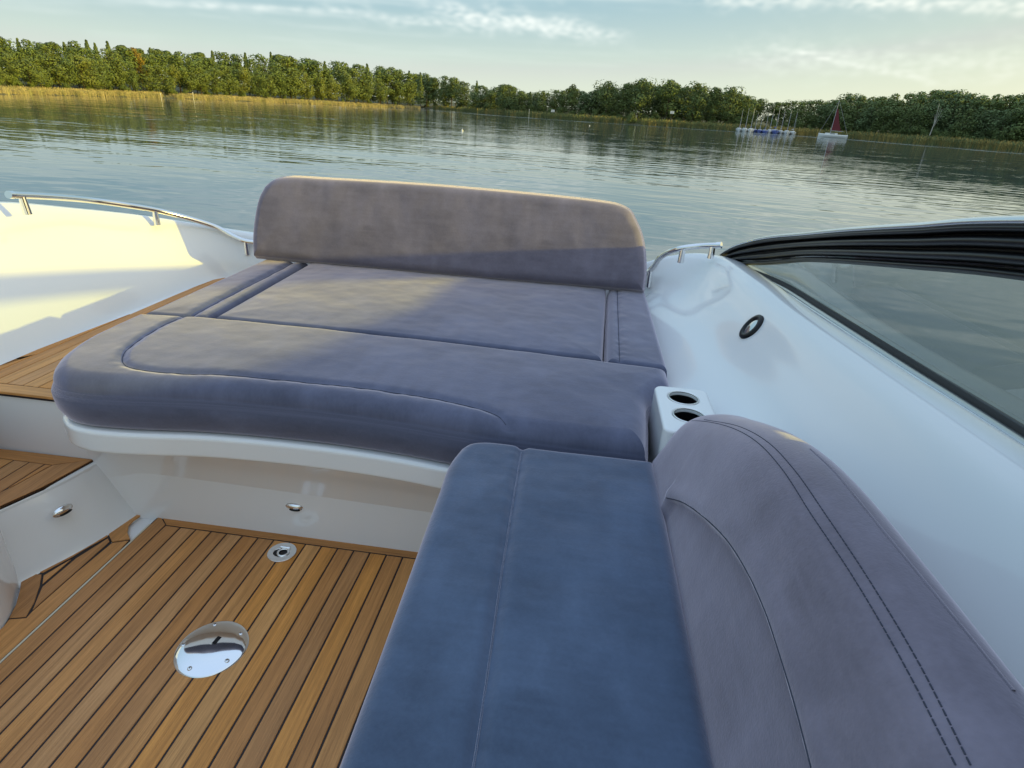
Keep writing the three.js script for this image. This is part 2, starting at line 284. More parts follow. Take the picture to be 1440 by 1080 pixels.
// ------------------------------------------------------------------ shores
const shoreA = [[-420, 112], [-200, 112], [0, 123], [120, 148], [240, 182], [380, 222], [480, 258], [590, 318]];
const shoreB = [[500, 470], [580, 430], [640, 380], [690, 300], [720, 262], [800, 246], [900, 238], [1040, 240], [1170, 250], [1300, 212], [1440, 196], [1600, 186], [1900, 180]];
const shoreCurve = (L) => { const f = (px) => { let i = 0; while (i < L.length - 2 && px > L[i + 1][0]) i++; const t = (px - L[i][0]) / (L[i + 1][0] - L[i][0]), s = t; return lerp(L[i][1], L[i + 1][1], s); }; return f; };
const rangeA = shoreCurve(shoreA), rangeB = shoreCurve(shoreB);
const groundRise = (d) => d < 0 ? -0.9 + 0.25 * smoothstep(d, -3, 0) * 2 : lerp(-0.45, 0.2, smoothstep(d, 0, 8)) + Math.max(0, d - 8) * 0.035;
{
  const soil = new THREE.MeshStandardMaterial({ color: lin(0.09, 0.085, 0.035), roughness: 1 });
  const strip = (name, rangeOf, x0, x1, label) => {
    const pos = [], idx = [], ds = [-3, 0, 4, 8, 16, 30, 60, 120], K = 120, m = ds.length;
    for (let i = 0; i <= K; i++) { const px = lerp(x0, x1, i / K), r = rangeOf(px) + 2 * N3(i * 0.35, 1.1, 2); ds.forEach((d) => { const p = atRange(px, r + d); pos.push(p.x, groundRise(d) + (d > 4 ? 0.5 * N3(p.x * 0.06, 3, p.z * 0.06) : 0), p.z); }); }
    for (let i = 0; i < K; i++) for (let j = 0; j < m - 1; j++) { const a = i * m + j; idx.push(a, a + m, a + 1, a + 1, a + m, a + m + 1); }
    const g = new THREE.BufferGeometry(); g.setAttribute('position', new THREE.Float32BufferAttribute(pos, 3)); g.setIndex(idx); g.computeVertexNormals();
    tag(mesh(name, g, soil), label, 'shore', null, 'structure');
  };
  strip('near_shore', rangeA, -420, 592, 'low grassy shore of the wooded point');
  strip('far_shore', rangeB, 500, 1900, 'low shore across the bay');
  // reeds: clumps of upright blades
  const blade = (r) => { const gs = []; for (let k = 0; k < 16; k++) { const x = (r() - 0.5) * 1.5, z = (r() - 0.5) * 1.2, h = 0.9 + r() * 0.75, lx = (r() - 0.5) * 0.3, lz = (r() - 0.5) * 0.3, w = 0.03 + r() * 0.03, a = r() * 3.14, cxx = Math.cos(a) * w, cz = Math.sin(a) * w; const g = new THREE.BufferGeometry(); g.setAttribute('position', new THREE.Float32BufferAttribute([x - cxx, 0, z - cz, x + cxx, 0, z + cz, x + lx, h, z + lz, x + lx - cxx, h * 0.8, z + lz * 0.6, x + lx * 0.6 + cxx * 2.5, h * 0.75, z + lz, x + lx, h * 1.05, z + lz], 3)); g.setAttribute('normal', new THREE.Float32BufferAttribute(Array(6).fill([cz, 0.2, -cxx]).flat(), 3)); gs.push(g); } const m = mergeGeometries(gs); m.computeVertexNormals(); return m; };
  const reedMat = new THREE.MeshPhysicalMaterial({ color: lin(1, 1, 1), roughness: 0.9, side: THREE.DoubleSide });
  const reeds = (name, label, n, seed, place, tone) => {
    const r = rng(seed), im = new THREE.InstancedMesh(blade(r), reedMat, n), M = new THREE.Matrix4(), c = new THREE.Color();
    for (let i = 0; i < n; i++) { const [p, s] = place(r); M.compose(p, new THREE.Quaternion().setFromAxisAngle(V3(0, 1, 0), r() * 6.28), V3(s, s, s)); im.setMatrixAt(i, M); const k = 0.75 + r() * 0.5, t = tone(r, p); c.setRGB(t[0] * k, t[1] * k, t[2] * k); im.setColorAt(i, c); }
    im.name = name; im.castShadow = im.receiveShadow = true; scene.add(im); tag(im, label, 'reeds', null, 'stuff');
  };
  const gold = (r) => lerp(0, 1, r()) < 0.75 ? [0.5, 0.41, 0.2] : [0.34, 0.32, 0.13], dull = (r, p) => r() < clamp(0.2 + 0.5 * N3(p.x * 0.05, 1, 0.3) + (p.x > 60 ? 0.35 : 0), 0, 1) ? [0.42, 0.31, 0.09] : [0.17, 0.19, 0.07];
  reeds('golden_reeds', 'belt of golden reeds along the sunlit wooded point', 9000, 5, (r) => {
    let px; do { px = -380 + r() * 970; } while (px > 226 && px < 246 && r() < 0.92);
    const d = r() * 6 - 1.5, p = atRange(px, rangeA(px) + d); p.y = WATER + Math.max(0, d) * 0.09; return [p, (0.26 + 0.3 * r()) * lerp(0.95, 1.45, clamp(px / 500, 0, 1))];
  }, gold);
  reeds('bay_reeds', 'belt of green and straw coloured reeds across the bay', 9000, 6, (r) => { let px; do { px = 610 + r() * 900; } while (px > 872 && px < 905 && r() < 0.9); const d = r() * 9 - 2, p = atRange(px, rangeB(px) + d); p.y = WATER + Math.max(0, d) * 0.06; return [p, 0.8 + 0.6 * r()]; }, dull);
}

// ------------------------------------------------------------------ trees
const leafMat = new THREE.MeshPhysicalMaterial({ color: lin(1, 1, 1), vertexColors: true, roughness: 0.85, side: THREE.DoubleSide });
const barkMat = new THREE.MeshStandardMaterial({ color: lin(0.085, 0.06, 0.04), roughness: 0.95 });
const paleBark = new THREE.MeshStandardMaterial({ color: lin(0.5, 0.47, 0.4), roughness: 0.9 });
// every kind is 1 m high at its root and scaled to the height of its place
function crown(kind, seed, tone) {
  const r = rng(seed), pos = [], col = [], lobes = [];
  if (kind === 'broad') for (let k = 0; k < 15; k++) { const a = r() * 6.28, y = 0.16 + 0.7 * r(), w = 0.21 * Math.sin(Math.PI * clamp((y - 0.02) / 1.02, 0, 1)) ** 0.6; lobes.push([Math.cos(a) * w * (0.35 + 0.65 * r()), y, Math.sin(a) * w * (0.35 + 0.65 * r()), 0.125 + 0.06 * r()]); }
  if (kind === 'tall') for (let k = 0; k < 14; k++) { const a = r() * 6.28, y = 0.3 + 0.6 * r(), w = 0.15 * (1.1 - 0.4 * y); lobes.push([Math.cos(a) * w * r(), y, Math.sin(a) * w * r(), 0.075 + 0.06 * r()]); }
  if (kind === 'bush') for (let k = 0; k < 10; k++) { const a = r() * 6.28, y = 0.15 + 0.6 * r(), w = 0.42 * (1.1 - y); lobes.push([Math.cos(a) * w * r(), y, Math.sin(a) * w * r(), 0.17 + 0.1 * r()]); }
  if (kind === 'broad' || kind === 'tall') lobes.push([0, 0.9, 0, 0.085], [0, 0.66, 0, 0.13]);
  const leaf = (x, y, z, s, nx, ny, nz) => {
    const t = V3(r() - 0.5, r() - 0.5, r() - 0.5), nn = V3(nx, ny, nz).normalize().addScaledVector(t, 0.9).normalize(), a = V3(r() - 0.5, r() - 0.5, r() - 0.5).cross(nn).normalize().multiplyScalar(s), b = nn.clone().cross(a).multiplyScalar(0.55 + 0.4 * r());
    const P = [[-1, -0.4], [0.2, -1], [1, 0.2], [-0.1, 1]].map(([p, q]) => [x + a.x * p + b.x * q, y + a.y * p + b.y * q, z + a.z * p + b.z * q]), k = 0.8 + 0.4 * r(), w = 0.92 + 0.2 * r();
    for (const q of [0, 1, 2, 0, 2, 3]) { pos.push(...P[q]); col.push(tone[0] * k * w, tone[1] * k, tone[2] * k); }
  };
  if (kind === 'spruce') {
    for (let k = 0; k < 620; k++) { const y = 0.1 + 0.9 * Math.pow(r(), 1.25), tier = 1 + 0.22 * Math.sin(y * 70), w = 0.17 * Math.pow(1 - y, 0.75) * tier + 0.006, a = r() * 6.283, q = w * Math.sqrt(0.25 + 0.75 * r()); leaf(Math.cos(a) * q, y - q * 0.25, Math.sin(a) * q, 0.02 + 0.012 * r(), Math.cos(a), 0.3, Math.sin(a)); }
  } else if (kind === 'pine') {
    for (let k = 0; k < 9; k++) { const a = r() * 6.28, y = 0.55 + 0.4 * r(), w = 0.13 * r(); lobes.push([Math.cos(a) * w, y, Math.sin(a) * w, 0.06 + 0.05 * r()]); } lobes.push([0, 0.93, 0, 0.07]);
  }
  const per = Math.round(1750 / Math.max(1, lobes.length));
  for (const [lx, ly, lz, R] of lobes) for (let k = 0; k < per; k++) { const u = r() * 2 - 1, a = r() * 6.283, s = Math.sqrt(1 - u * u), nx = Math.cos(a) * s, nz = Math.sin(a) * s, q = R * (0.55 + 0.5 * Math.sqrt(r())); leaf(lx + nx * q, Math.max(0.02, ly + u * q * 0.95), lz + nz * q, (kind === 'bush' ? 0.034 : 0.0145) + 0.009 * r(), nx, u, nz); }
  const g = new THREE.BufferGeometry(); g.setAttribute('position', new THREE.Float32BufferAttribute(pos, 3)); g.setAttribute('color', new THREE.Float32BufferAttribute(col, 3)); g.computeVertexNormals(); return g;
}
function trunkGeo(kind, seed) {
  const r = rng(seed), top = kind === 'bush' ? 0.5 : 0.92, gs = [new THREE.TubeGeometry(new THREE.CatmullRomCurve3([V3(0, -0.06, 0), V3(0.01 * r(), 0.3, 0.01), V3(0.012, top * 0.7, -0.008), V3(0, top, 0)]), 6, 0.011, 6)];
  const p = gs[0].attributes.position; for (let i = 0; i < p.count; i++) { const k = 1 - 0.75 * clamp(p.getY(i) / top, 0, 1); p.setX(i, p.getX(i) * k); p.setZ(i, p.getZ(i) * k); }
  for (let k = 0; k < 7; k++) { const y = lerp(0.28, top * 0.85, r()), a = r() * 6.28, l = 0.1 + 0.06 * r(); gs.push(cyl(V3(0, y, 0), V3(Math.cos(a) * l, y + l * 0.7, Math.sin(a) * l), 0.005, 0.002, 4)); }
  return mergeGeometries(gs.map((g) => g.toNonIndexed()));
}
const protos = {};
function proto(kind, tone, key, v) {
  const id = key + v; if (protos[id]) return protos[id];
  return protos[id] = { c: crown(kind, 100 + v * 17 + key.length * 31 + key.charCodeAt(0), tone), t: trunkGeo(kind, 40 + v) };
}
function tree(name, kind, tone, key, v, pos, h, wide, turn, label, grp, bark = barkMat) {
  const p = proto(kind, tone, key, v), o = group(name, null, pos); o.scale.set(h * wide, h, h * wide); o.rotation.y = turn;
  mesh('trunk', p.t, bark, o); mesh('crown', p.c, leafMat, o); return tag(o, label, 'tree', grp);
}
// the skyline: highest leaf along the photograph's width (pixels)
const skyline = [[-420, 20], [-100, 50], [0, 52], [60, 57], [160, 60], [200, 66], [240, 71], [330, 75], [410, 76], [467, 85], [510, 87], [560, 95], [600, 101], [635, 105], [670, 112], [690, 121], [712, 114], [735, 127], [770, 126], [802, 116], [820, 126], [850, 112], [875, 116], [895, 107], [917, 115], [935, 110], [950, 118], [972, 114], [992, 123], [1020, 119], [1042, 132], [1075, 138], [1155, 137], [1182, 129], [1200, 130], [1212, 135], [1255, 129], [1287, 122], [1327, 122], [1360, 131], [1405, 130], [1440, 127], [1600, 125], [1900, 120]];
const skyAt = shoreCurve(skyline);
{
  const r = rng(2024);
  const put = (px, rangeOf, d) => { const R = rangeOf(px) + d, p = atRange(px, R); p.y = Math.max(WATER, groundRise(d)) - 0.05; return [p, R]; };
  const OLIVE = [0.15, 0.19, 0.045], OLIVE2 = [0.125, 0.17, 0.042], LIME = [0.19, 0.215, 0.045], DEEP = [0.112, 0.15, 0.042], BLUEG = [0.105, 0.15, 0.054], AUT = [0.28, 0.19, 0.03], MID = [0.115, 0.155, 0.042];
  const row = (x0, x1, step, rangeOf, d, frac, kinds, name, label, grp) => {
    for (let px = x0; px < x1; px += step * (0.7 + 0.6 * r())) {
      const [p, R] = put(px, rangeOf, d + (r() - 0.5) * 5), top = heightAt(px, skyAt(px) , R), k = kinds[Math.floor(r() * kinds.length)];
      const full = top - p.y, h = full * (frac[0] + (frac[1] - frac[0]) * r());
      tree(name, k[0], k[1], k[2], Math.floor(r() * 3), p, h, (k[3] || 1) * (1.0 + 0.4 * r()), r() * 6.28, label.replace('KIND', k[4]), grp);
    }
  };
  const B1 = ['broad', OLIVE, 'broad_olive', 1.15, 'rounded olive'], B2 = ['broad', OLIVE2, 'broad_deep', 1.1, 'rounded deep green'], BL = ['broad', LIME, 'broad_lime', 1.0, 'yellowish green'], SP = ['spruce', DEEP, 'spruce', 1, 'narrow pointed'], PI = ['pine', DEEP, 'pine', 1.2, 'dark flat topped'], TA = ['tall', OLIVE2, 'tall_olive', 1.3, 'tall loose olive'], TM = ['tall', MID, 'tall_mid', 1.4, 'tall loose green'], BD = ['broad', DEEP, 'broad_dark', 1.2, 'dense dark green'], BM = ['broad', MID, 'broad_mid', 1.2, 'full mid green'], BB = ['broad', BLUEG, 'broad_blue', 1.25, 'dark bluish green'];
  // wooded point on the sunlit side
  row(-380, 575, 20, rangeA, 9, [0.55, 0.74], [B1, B1, B2, BL], 'lakeside_tree', 'KIND tree in the front row behind the golden reeds', 'front row trees on the sunlit point');
  row(-390, 590, 17, rangeA, 15, [0.82, 0.98], [B1, B2, TA, B2], 'woodland_tree', 'KIND tree rising behind the front row on the sunlit point', 'second row trees on the sunlit point');
  row(-400, 592, 15, rangeA, 24, [0.95, 1.03], [TA, PI, B2, SP], 'forest_tree', 'KIND tree on the skyline of the sunlit point', 'skyline trees on the sunlit point');
  // far side of the bay
  row(585, 740, 14, rangeB, 8, [0.8, 1.0], [BD, BB, TM], 'shaded_tree', 'KIND tree in the corner of the bay where the two shores meet', 'trees in the corner of the bay');
  row(590, 745, 12, rangeB, 18, [0.85, 0.98], [BD, SP, BB], 'shaded_tree', 'KIND tree in the corner of the bay where the two shores meet', 'trees in the corner of the bay');
  row(735, 1050, 10, rangeB, 22, [0.78, 0.95], [BD, BB, SP, BD], 'wood_tree', 'KIND tree in the wood behind the big leafy trees of the bay', 'dark wood behind the bay');
  row(690, 1050, 10, rangeB, 34, [0.84, 0.95], [BM, BB, TM], 'wood_tree', 'KIND tree at the back of the wood across the bay', 'back of the wood across the bay');
  row(1040, 1180, 12, rangeB, 30, [0.86, 1.0], [BM, TA, BM], 'marina_tree', 'KIND tree standing behind the moored yachts', 'trees behind the moored yachts');
  row(1120, 1560, 17, rangeB, 10, [0.7, 0.84], [BD, BB, BD], 'bank_tree', 'KIND tree along the shaded bank beyond the anchored sailing boat', 'dark trees on the shaded bank');
  row(1165, 1560, 16, rangeB, 20, [0.82, 0.95], [BD, BB, BM], 'bank_tree', 'KIND tree along the shaded bank beyond the anchored sailing boat', 'dark trees on the shaded bank');
  row(1180, 1580, 15, rangeB, 42, [0.95, 1.03], [TA, BM, B2], 'hill_tree', 'KIND tree on the hill crest above the dark shaded bank', 'trees on the hill crest');
  // undergrowth at the edge of the woods
  const bushes = (x0, x1, step, rangeOf, d, h0, h1, tone, key, label, grp) => { for (let px = x0; px < x1; px += step * (0.7 + 0.6 * r())) { const [p] = put(px, rangeOf, d + r() * 2); tree('shore_bush', 'bush', tone, key, Math.floor(r() * 3), p, lerp(h0, h1, r()), 1.1 + 0.4 * r(), r() * 6.28, label, grp); } };
  bushes(600, 1560, 15, rangeB, 6.5, 2.4, 4.4, MID, 'bush_mid', 'low leafy bush filling the foot of the wood across the bay', 'undergrowth across the bay');
  bushes(-380, 590, 30, rangeA, 6.5, 1.3, 2.2, OLIVE2, 'bush_olive', 'low olive bush between the golden reeds and the front row trees', 'undergrowth on the sunlit point');
  // the big leafy trees by the reeds
  for (const [px, k, w] of [[762, BM, 1.0], [803, TM, 1.1], [850, BM, 1.3], [876, TM, 1.2], [897, BM, 1.15], [935, B2, 1.15], [972, BM, 1.2], [1000, TM, 1.2], [1021, BM, 1.1], [1044, B2, 1]]) {
    const [p, R] = put(px, rangeB, 8), h = heightAt(px, skyAt(px), R) - p.y; tree('bay_tree', k[0], k[1], k[2], Math.floor(r() * 3), p, h, w * 1.05, r() * 6.28, `big ${k[4]} tree standing by the reeds of the bay`, 'big leafy trees by the bay reeds');
  }
  { const [p, R] = put(888, rangeB, 0); tree('shore_bush', 'bush', DEEP, 'bush_dark', 0, p, 4, 1.1, 1, 'dark bush growing in the gap of the bay reeds'); }
  { const [p, R] = put(240, rangeA, 5); tree('shore_bush', 'bush', OLIVE2, 'bush_olive', 0, p, 3.2, 1.1, 1, 'bush beside the gap in the golden reeds'); }
  { const [p, R] = put(198, rangeA, 13); const h = heightAt(198, 66, R) - p.y; tree('autumn_tree', 'broad', AUT, 'autumn', 0, p, h, 0.85, 1, 'orange yellow autumn tree among the green trees of the sunlit point'); }
  // bare pale tree
  const [p] = put(1305, rangeB, 5), o = group('bare_tree', null, p); tag(o, 'pale bare tree with upright branches before the dark bank', 'tree');
  mesh('trunk', cyl(V3(0, -0.2, 0), V3(0.3, 5, 0), 0.16, 0.1, 7), paleBark, o);
  for (let k = 0; k < 9; k++) { const a = k / 9 * 6.28; mesh('branch', cyl(V3(0.2 + 0.02 * k, 3.6 + k * 0.15, 0), V3(0.7 + Math.cos(a) * 0.9, 7 + r() * 3, Math.sin(a) * 0.8), 0.07, 0.03, 5), paleBark, o); }
}

// ------------------------------------------------------------------ boats and marks on the lake
const paint = (r, g, b, rough = 0.35) => new THREE.MeshPhysicalMaterial({ color: lin(r, g, b), roughness: rough });
function yachtHull(L, B, H) {
  const rows = []; for (const [t, w, sh] of [[-0.5, 0.62, 0], [-0.3, 0.86, -0.02], [0, 1, 0], [0.25, 0.8, 0.05], [0.42, 0.38, 0.12], [0.5, 0.03, 0.18]]) { const z = t * L, b = B / 2 * w, y = H * (1 + sh); rows.push([[0, -0.25, z], [b * 0.6, -0.12, z], [b * 0.95, H * 0.45, z], [b, y, z], [b * 0.7, y + 0.06, z], [0, y + 0.1, z], [-b * 0.7, y + 0.06, z], [-b, y, z], [-b * 0.95, H * 0.45, z], [-b * 0.6, -0.12, z], [0, -0.25, z]]); }
  const g = loft(rows, 22, 30); const cap = new THREE.PlaneGeometry(B * 0.55, H * 0.9); cap.rotateY(Math.PI); cap.translate(0, H * 0.5, -L / 2 + 0.01); return mergeGeometries([g.toNonIndexed(), cap.toNonIndexed()]);
}
{
  const white = paint(0.75, 0.74, 0.7), mastM = paint(0.42, 0.42, 0.45), red = paint(0.15, 0.025, 0.03, 0.85), maroon = paint(0.16, 0.03, 0.05), glassM = paint(0.03, 0.04, 0.05);
  { // anchored boat with its red sail half down
    const p = atRange(1172, 222); const o = group('sailing_boat', null, V3(p.x, WATER, p.z)); o.rotation.y = 1.15 + Math.PI;
    const L = 8.4; mesh('hull', yachtHull(L, 2.7, 0.85), white, o); mesh('stripe', loft([[[-1.02, 0.62, -3.8], [-1.05, 0.74, -3.8]], [[-1.36, 0.64, 0], [-1.39, 0.76, 0]], [[-0.55, 0.7, 3.4], [-0.58, 0.82, 3.4]]], 16, 2), maroon, o);
    const cab = mesh('cabin', slab([[-0.85, -1.2], [0.85, -1.2], [0.7, 1.6], [0.35, 2.3], [-0.35, 2.3], [-0.7, 1.6]], 0.85, 1.3, 0.08, 2), white, o); for (const s of [-1, 1]) mesh('window', new THREE.BoxGeometry(0.03, 0.18, 1.4).translate(s * 0.8, 1.1, 0.1), glassM, cab);
    mesh('mast', cyl(V3(0, 0.9, 0.9), V3(0, 10.6, 0.75), 0.09, 0.055, 8), mastM, o); mesh('boom', cyl(V3(0, 1.95, 0.85), V3(0.35, 1.9, -2.7), 0.06, 0.05, 8), mastM, o);
    mesh('main_sail', loft([[[0.02, 2.0, 0.78], [0.12, 2.05, -0.6], [0.25, 2.0, -1.9]], [[0.02, 4.5, 0.76], [0.15, 4.4, -0.1], [0.2, 4.3, -0.9]], [[0.02, 8.2, 0.74], [0.05, 8.1, 0.55], [0.06, 8.0, 0.35]]], 12, 8), red, o);
    for (const [a, b] of [[V3(0, 1.05, 4.1), V3(0, 10.4, 0.75)], [V3(0, 0.95, -4), V3(0, 10.5, 0.75)]]) mesh('stay', cyl(a, b, 0.03, 0.03, 5), mastM, o);
    tag(o, 'white sailing boat with dark red sail half lowered, anchored alone', 'sailing boat');
  }
  // moored yachts: bare masts close together
  const covers = [[0.05, 0.07, 0.35, 'blue'], [0.3, 0.06, 0.09, 'red'], [0.55, 0.52, 0.5, 'white'], [0.16, 0.1, 0.28, 'purple']], r = rng(8);
  const protoY = covers.map(([a, b, c, n]) => {
    const o = new THREE.Group(); mesh('hull', yachtHull(7, 2.4, 0.8), n === 'white' ? white : n === 'blue' ? paint(0.12, 0.16, 0.42) : white, o); mesh('cabin', slab([[-0.75, -1], [0.75, -1], [0.55, 1.4], [0.25, 2], [-0.25, 2], [-0.55, 1.4]], 0.8, 1.2, 0.07, 2), white, o);
    mesh('mast', cyl(V3(0, 0.9, 0.7), V3(0, 7.6, 0.6), 0.07, 0.045, 8), mastM, o); mesh('sail_cover', cyl(V3(0, 1.75, 0.6), V3(0, 1.7, -2.3), 0.2, 0.14, 9), paint(a, b, c, 0.8), o); mesh('stay', cyl(V3(0, 1, 3.4), V3(0, 7.5, 0.6), 0.02, 0.02, 5), mastM, o); return o;
  });
  [[1040, 1], [1048, 1], [1056, 3], [1062, 0], [1069, 0], [1076, 0], [1083, 2], [1090, 0], [1098, 2], [1107, 3], [1115, 2]].forEach(([px, k], i) => {
    const R = rangeB(px) - 6 - 5 * r(), p = atRange(px, R), o = protoY[k].clone(); o.name = numbered('moored_yacht'); scene.add(o); o.position.set(p.x, WATER, p.z); o.rotation.y = -0.35 + 0.3 * r(); o.scale.setScalar(0.8 + 0.35 * r());
    tag(o, ['small yacht with blue sail cover and bare mast among the moored yachts', 'small yacht with red sail cover and bare mast among the moored yachts', 'small yacht with pale sail cover and bare mast among the moored yachts', 'small yacht with purple sail cover and bare mast among the moored yachts'][k], 'yacht', `moored yachts with ${covers[k][3]} sail covers`);
  });
  const post = (px, R, h, label) => { const p = atRange(px, R), o = group('marker_post', null, V3(p.x, WATER, p.z)); mesh('pole', cyl(V3(0, -0.8, 0), V3(0, h, 0), 0.06, 0.05, 8), white, o); mesh('cap', new THREE.ConeGeometry(0.13, 0.3, 10).translate(0, h + 0.17, 0), white, o); tag(o, label, 'post'); };
  post(225, rangeA(225) - 3, 0.8, 'short white marker post at the tip of the golden reeds'); post(271, rangeA(271) - 3, 1.4, 'taller white marker post in front of the golden reeds'); post(744, rangeB(744) - 8, 2.6, 'white marker post standing off the bay reeds');
  const board = (px, py, d, label) => { const R = rangeB(px) + d, p = atRange(px, R), o = group('shore_sign', null, V3(p.x, groundRise(d) - 0.1, p.z)); const y = heightAt(px, py, R) - o.position.y; o.rotation.y = Math.atan2(-p.x, -p.z); mesh('post', cyl(V3(0, 0, 0), V3(0, y, 0), 0.06, 0.05, 7), barkMat, o); mesh('board', slab([[-0.7, -0.03], [0.7, -0.03], [0.7, 0.03], [-0.7, 0.03]], y - 0.45, y + 0.45, 0.01), white, o); tag(o, label, 'sign'); };
  board(777, 156, 2.5, 'small white board among the trees near the marker post'); board(943, 158, 2.5, 'small white board under the big leafy trees');
  const fl = (px, py, label) => { const p = onY(px, py, WATER), o = group('mooring_float', null, V3(p.x, WATER, p.z)); const g = new THREE.LatheGeometry([[0, -0.14], [0.1, -0.12], [0.16, -0.02], [0.15, 0.1], [0.08, 0.17], [0.03, 0.2], [0.03, 0.26], [0, 0.27]].map((q) => new THREE.Vector2(...q)), 20); mesh('float_body', g, white, o); mesh('ring', new THREE.TorusGeometry(0.045, 0.012, 6, 14).translate(0, 0.3, 0), steel, o); o.scale.setScalar(0.7); tag(o, label, 'buoy'); };
  fl(650, 184, 'small white float on the open water before the sunlit point'); fl(829, 177, 'small white float on the water before the big leafy trees');
}

// ------------------------------------------------------------------ the motor boat
const boat = group('motor_boat', null); tag(boat, 'white motor boat with teak cockpit floor, seen from its cockpit', 'boat');
// side decks and stern: one moulding that runs round the boat, from the deck over the coaming and down the outside
{
  // deck foot [x, y, z], top edge of the inner face [x, y, z], width of the capping, distance out to the hull foot
  const st = [
    [[-2.03, 0.45, 1.6], [-2.40, 1.03, 1.6]], [[-2.03, 0.45, 0.4], [-2.41, 1.01, 0.4]], [[-2.03, 0.45, -0.8], [-2.41, 0.98, -0.8]], [[-2.03, 0.45, -1.6], [-2.40, 0.955, -1.6]], [[-2.03, 0.45, -2.2], [-2.39, 0.925, -2.2]], [[-2.02, 0.45, -2.6], [-2.345, 0.845, -2.6]],
    [[-2.0, 0.45, -2.88], [-2.25, 0.778, -2.88]], [[-1.93, 0.45, -3.02], [-2.09, 0.722, -3.05]], [[-1.8, 0.45, -3.08], [-1.88, 0.672, -3.15]], [[-1.55, 0.45, -3.1], [-1.57, 0.64, -3.19]], [[-0.83, 0.45, -3.11], [-0.83, 0.62, -3.21]],
    [[0.0, 0.45, -3.1], [0.05, 0.63, -3.2]], [[0.19, 0.45, -3.1], [0.28, 0.66, -3.19]], [[0.28, 0.45, -3.06], [0.42, 0.73, -3.14]], [[0.34, 0.545, -2.98], [0.55, 0.785, -3.04]], [[0.34, 0.545, -2.8], [0.64, 0.812, -2.85]], [[0.34, 0.545, -2.4], [0.68, 0.84, -2.35]],
    [[0.34, 0.545, -1.9], [0.69, 0.852, -1.95]], [[0.34, 0.545, -1.4], [0.70, 0.888, -1.42]], [[0.34, 0.545, -1.0], [0.70, 0.915, -1.08]], [[0.34, 0.545, -0.6], [0.705, 0.94, -0.7]], [[0.34, 0.545, 0.4], [0.71, 0.985, 0.4]], [[0.34, 0.545, 1.6], [0.71, 1.03, 1.6]]];
  const rows = st.map(([b, t], k) => {
    const B = V3(...b), T = V3(...t), out = T.clone().sub(B).setY(0).normalize(), h = T.y - B.y, at = (a, y) => { const p = B.clone().addScaledVector(out, a); return [p.x, B.y + y, p.z]; }, w = T.clone().sub(B).setY(0).length();
    const R = clamp((k - 12) / 3, 0, 1), f = (a, b) => lerp(a, b, R);
    return [at(-0.04, -0.004), at(0.0, 0.002), at(f(0.018, w * 0.36), f(0.02, h * 0.22)), at(w * f(0.3, 0.6), h * f(0.34, 0.41)), at(w * f(0.6, 0.8), h * f(0.65, 0.68)), at(w * f(0.93, 0.955), h * f(0.945, 0.945)), at(w, h * 0.995), at(w + 0.02, h + 0.012), at(w + 0.075, h + 0.014), at(w + 0.1, h + 0.002), at(w + 0.15, h - 0.004), at(w + 0.18, h - 0.03), at(w + 0.17, h - 0.3), at(w + 0.1, h - 0.9), at(w + 0.02, WATER - B.y - 0.25)];
  });
  mesh('coaming', loft(rows, 260, 120), gelcoat, boat);
}
// sun pad plinth with its rounded front lip
const lipFront = [[-1.585, -1.475], [-1.55, -1.425], [-1.49, -1.385], [-1.42, -1.37], [-1.3, -1.374], [-1.05, -1.41], [-0.71, -1.422], [-0.465, -1.41], [-0.3, -1.39], [-0.1, -1.38], [0.3, -1.38]];
{
  const c = new THREE.CatmullRomCurve3(lipFront.map(([x, z]) => V3(x, 0, z)), false, 'centripetal').getPoints(90).map((p) => [p.x, p.z]);
  mesh('sunpad_plinth', slab([[-1.62, -1.62], ...c, [0.37, -1.62]], 0.372, 0.452, 0.014, 4), gelcoat, boat);
  mesh('deck', slab([[-2.1, -1.535], [0.42, -1.535], [0.42, -3.16], [-2.1, -3.16]], -0.1, 0.448, 0.012, 3), gelcoat, boat);
  // cockpit end wall under the lip
  const foot = [[0.42, -1.55], [0.0, -1.555], [-0.6, -1.557], [-1.2, -1.557], [-1.42, -1.556], [-1.5, -1.55], [-1.56, -1.542], [-1.62, -1.537]];
  const topZ = (x) => lerp(-1.445, -1.47, clamp((x + 0.3) / -0.6, 0, 1));
  mesh('cockpit_wall', loft(foot.map(([x, z], k) => { const e = k >= 6 ? (k - 5) * 0.5 : 0, tz = lerp(topZ(x), -1.537, clamp(e, 0, 1)); return [[x, -0.02, z + 0.02], [x, 0.004, z + 0.004], [x, 0.1, z + 0.004], [x, 0.25, lerp(z, tz, 0.45)], [x, 0.34, lerp(z, tz, 0.9)], [x, 0.39, tz + 0.01]]; }), 60, 24), gelcoat, boat);
}
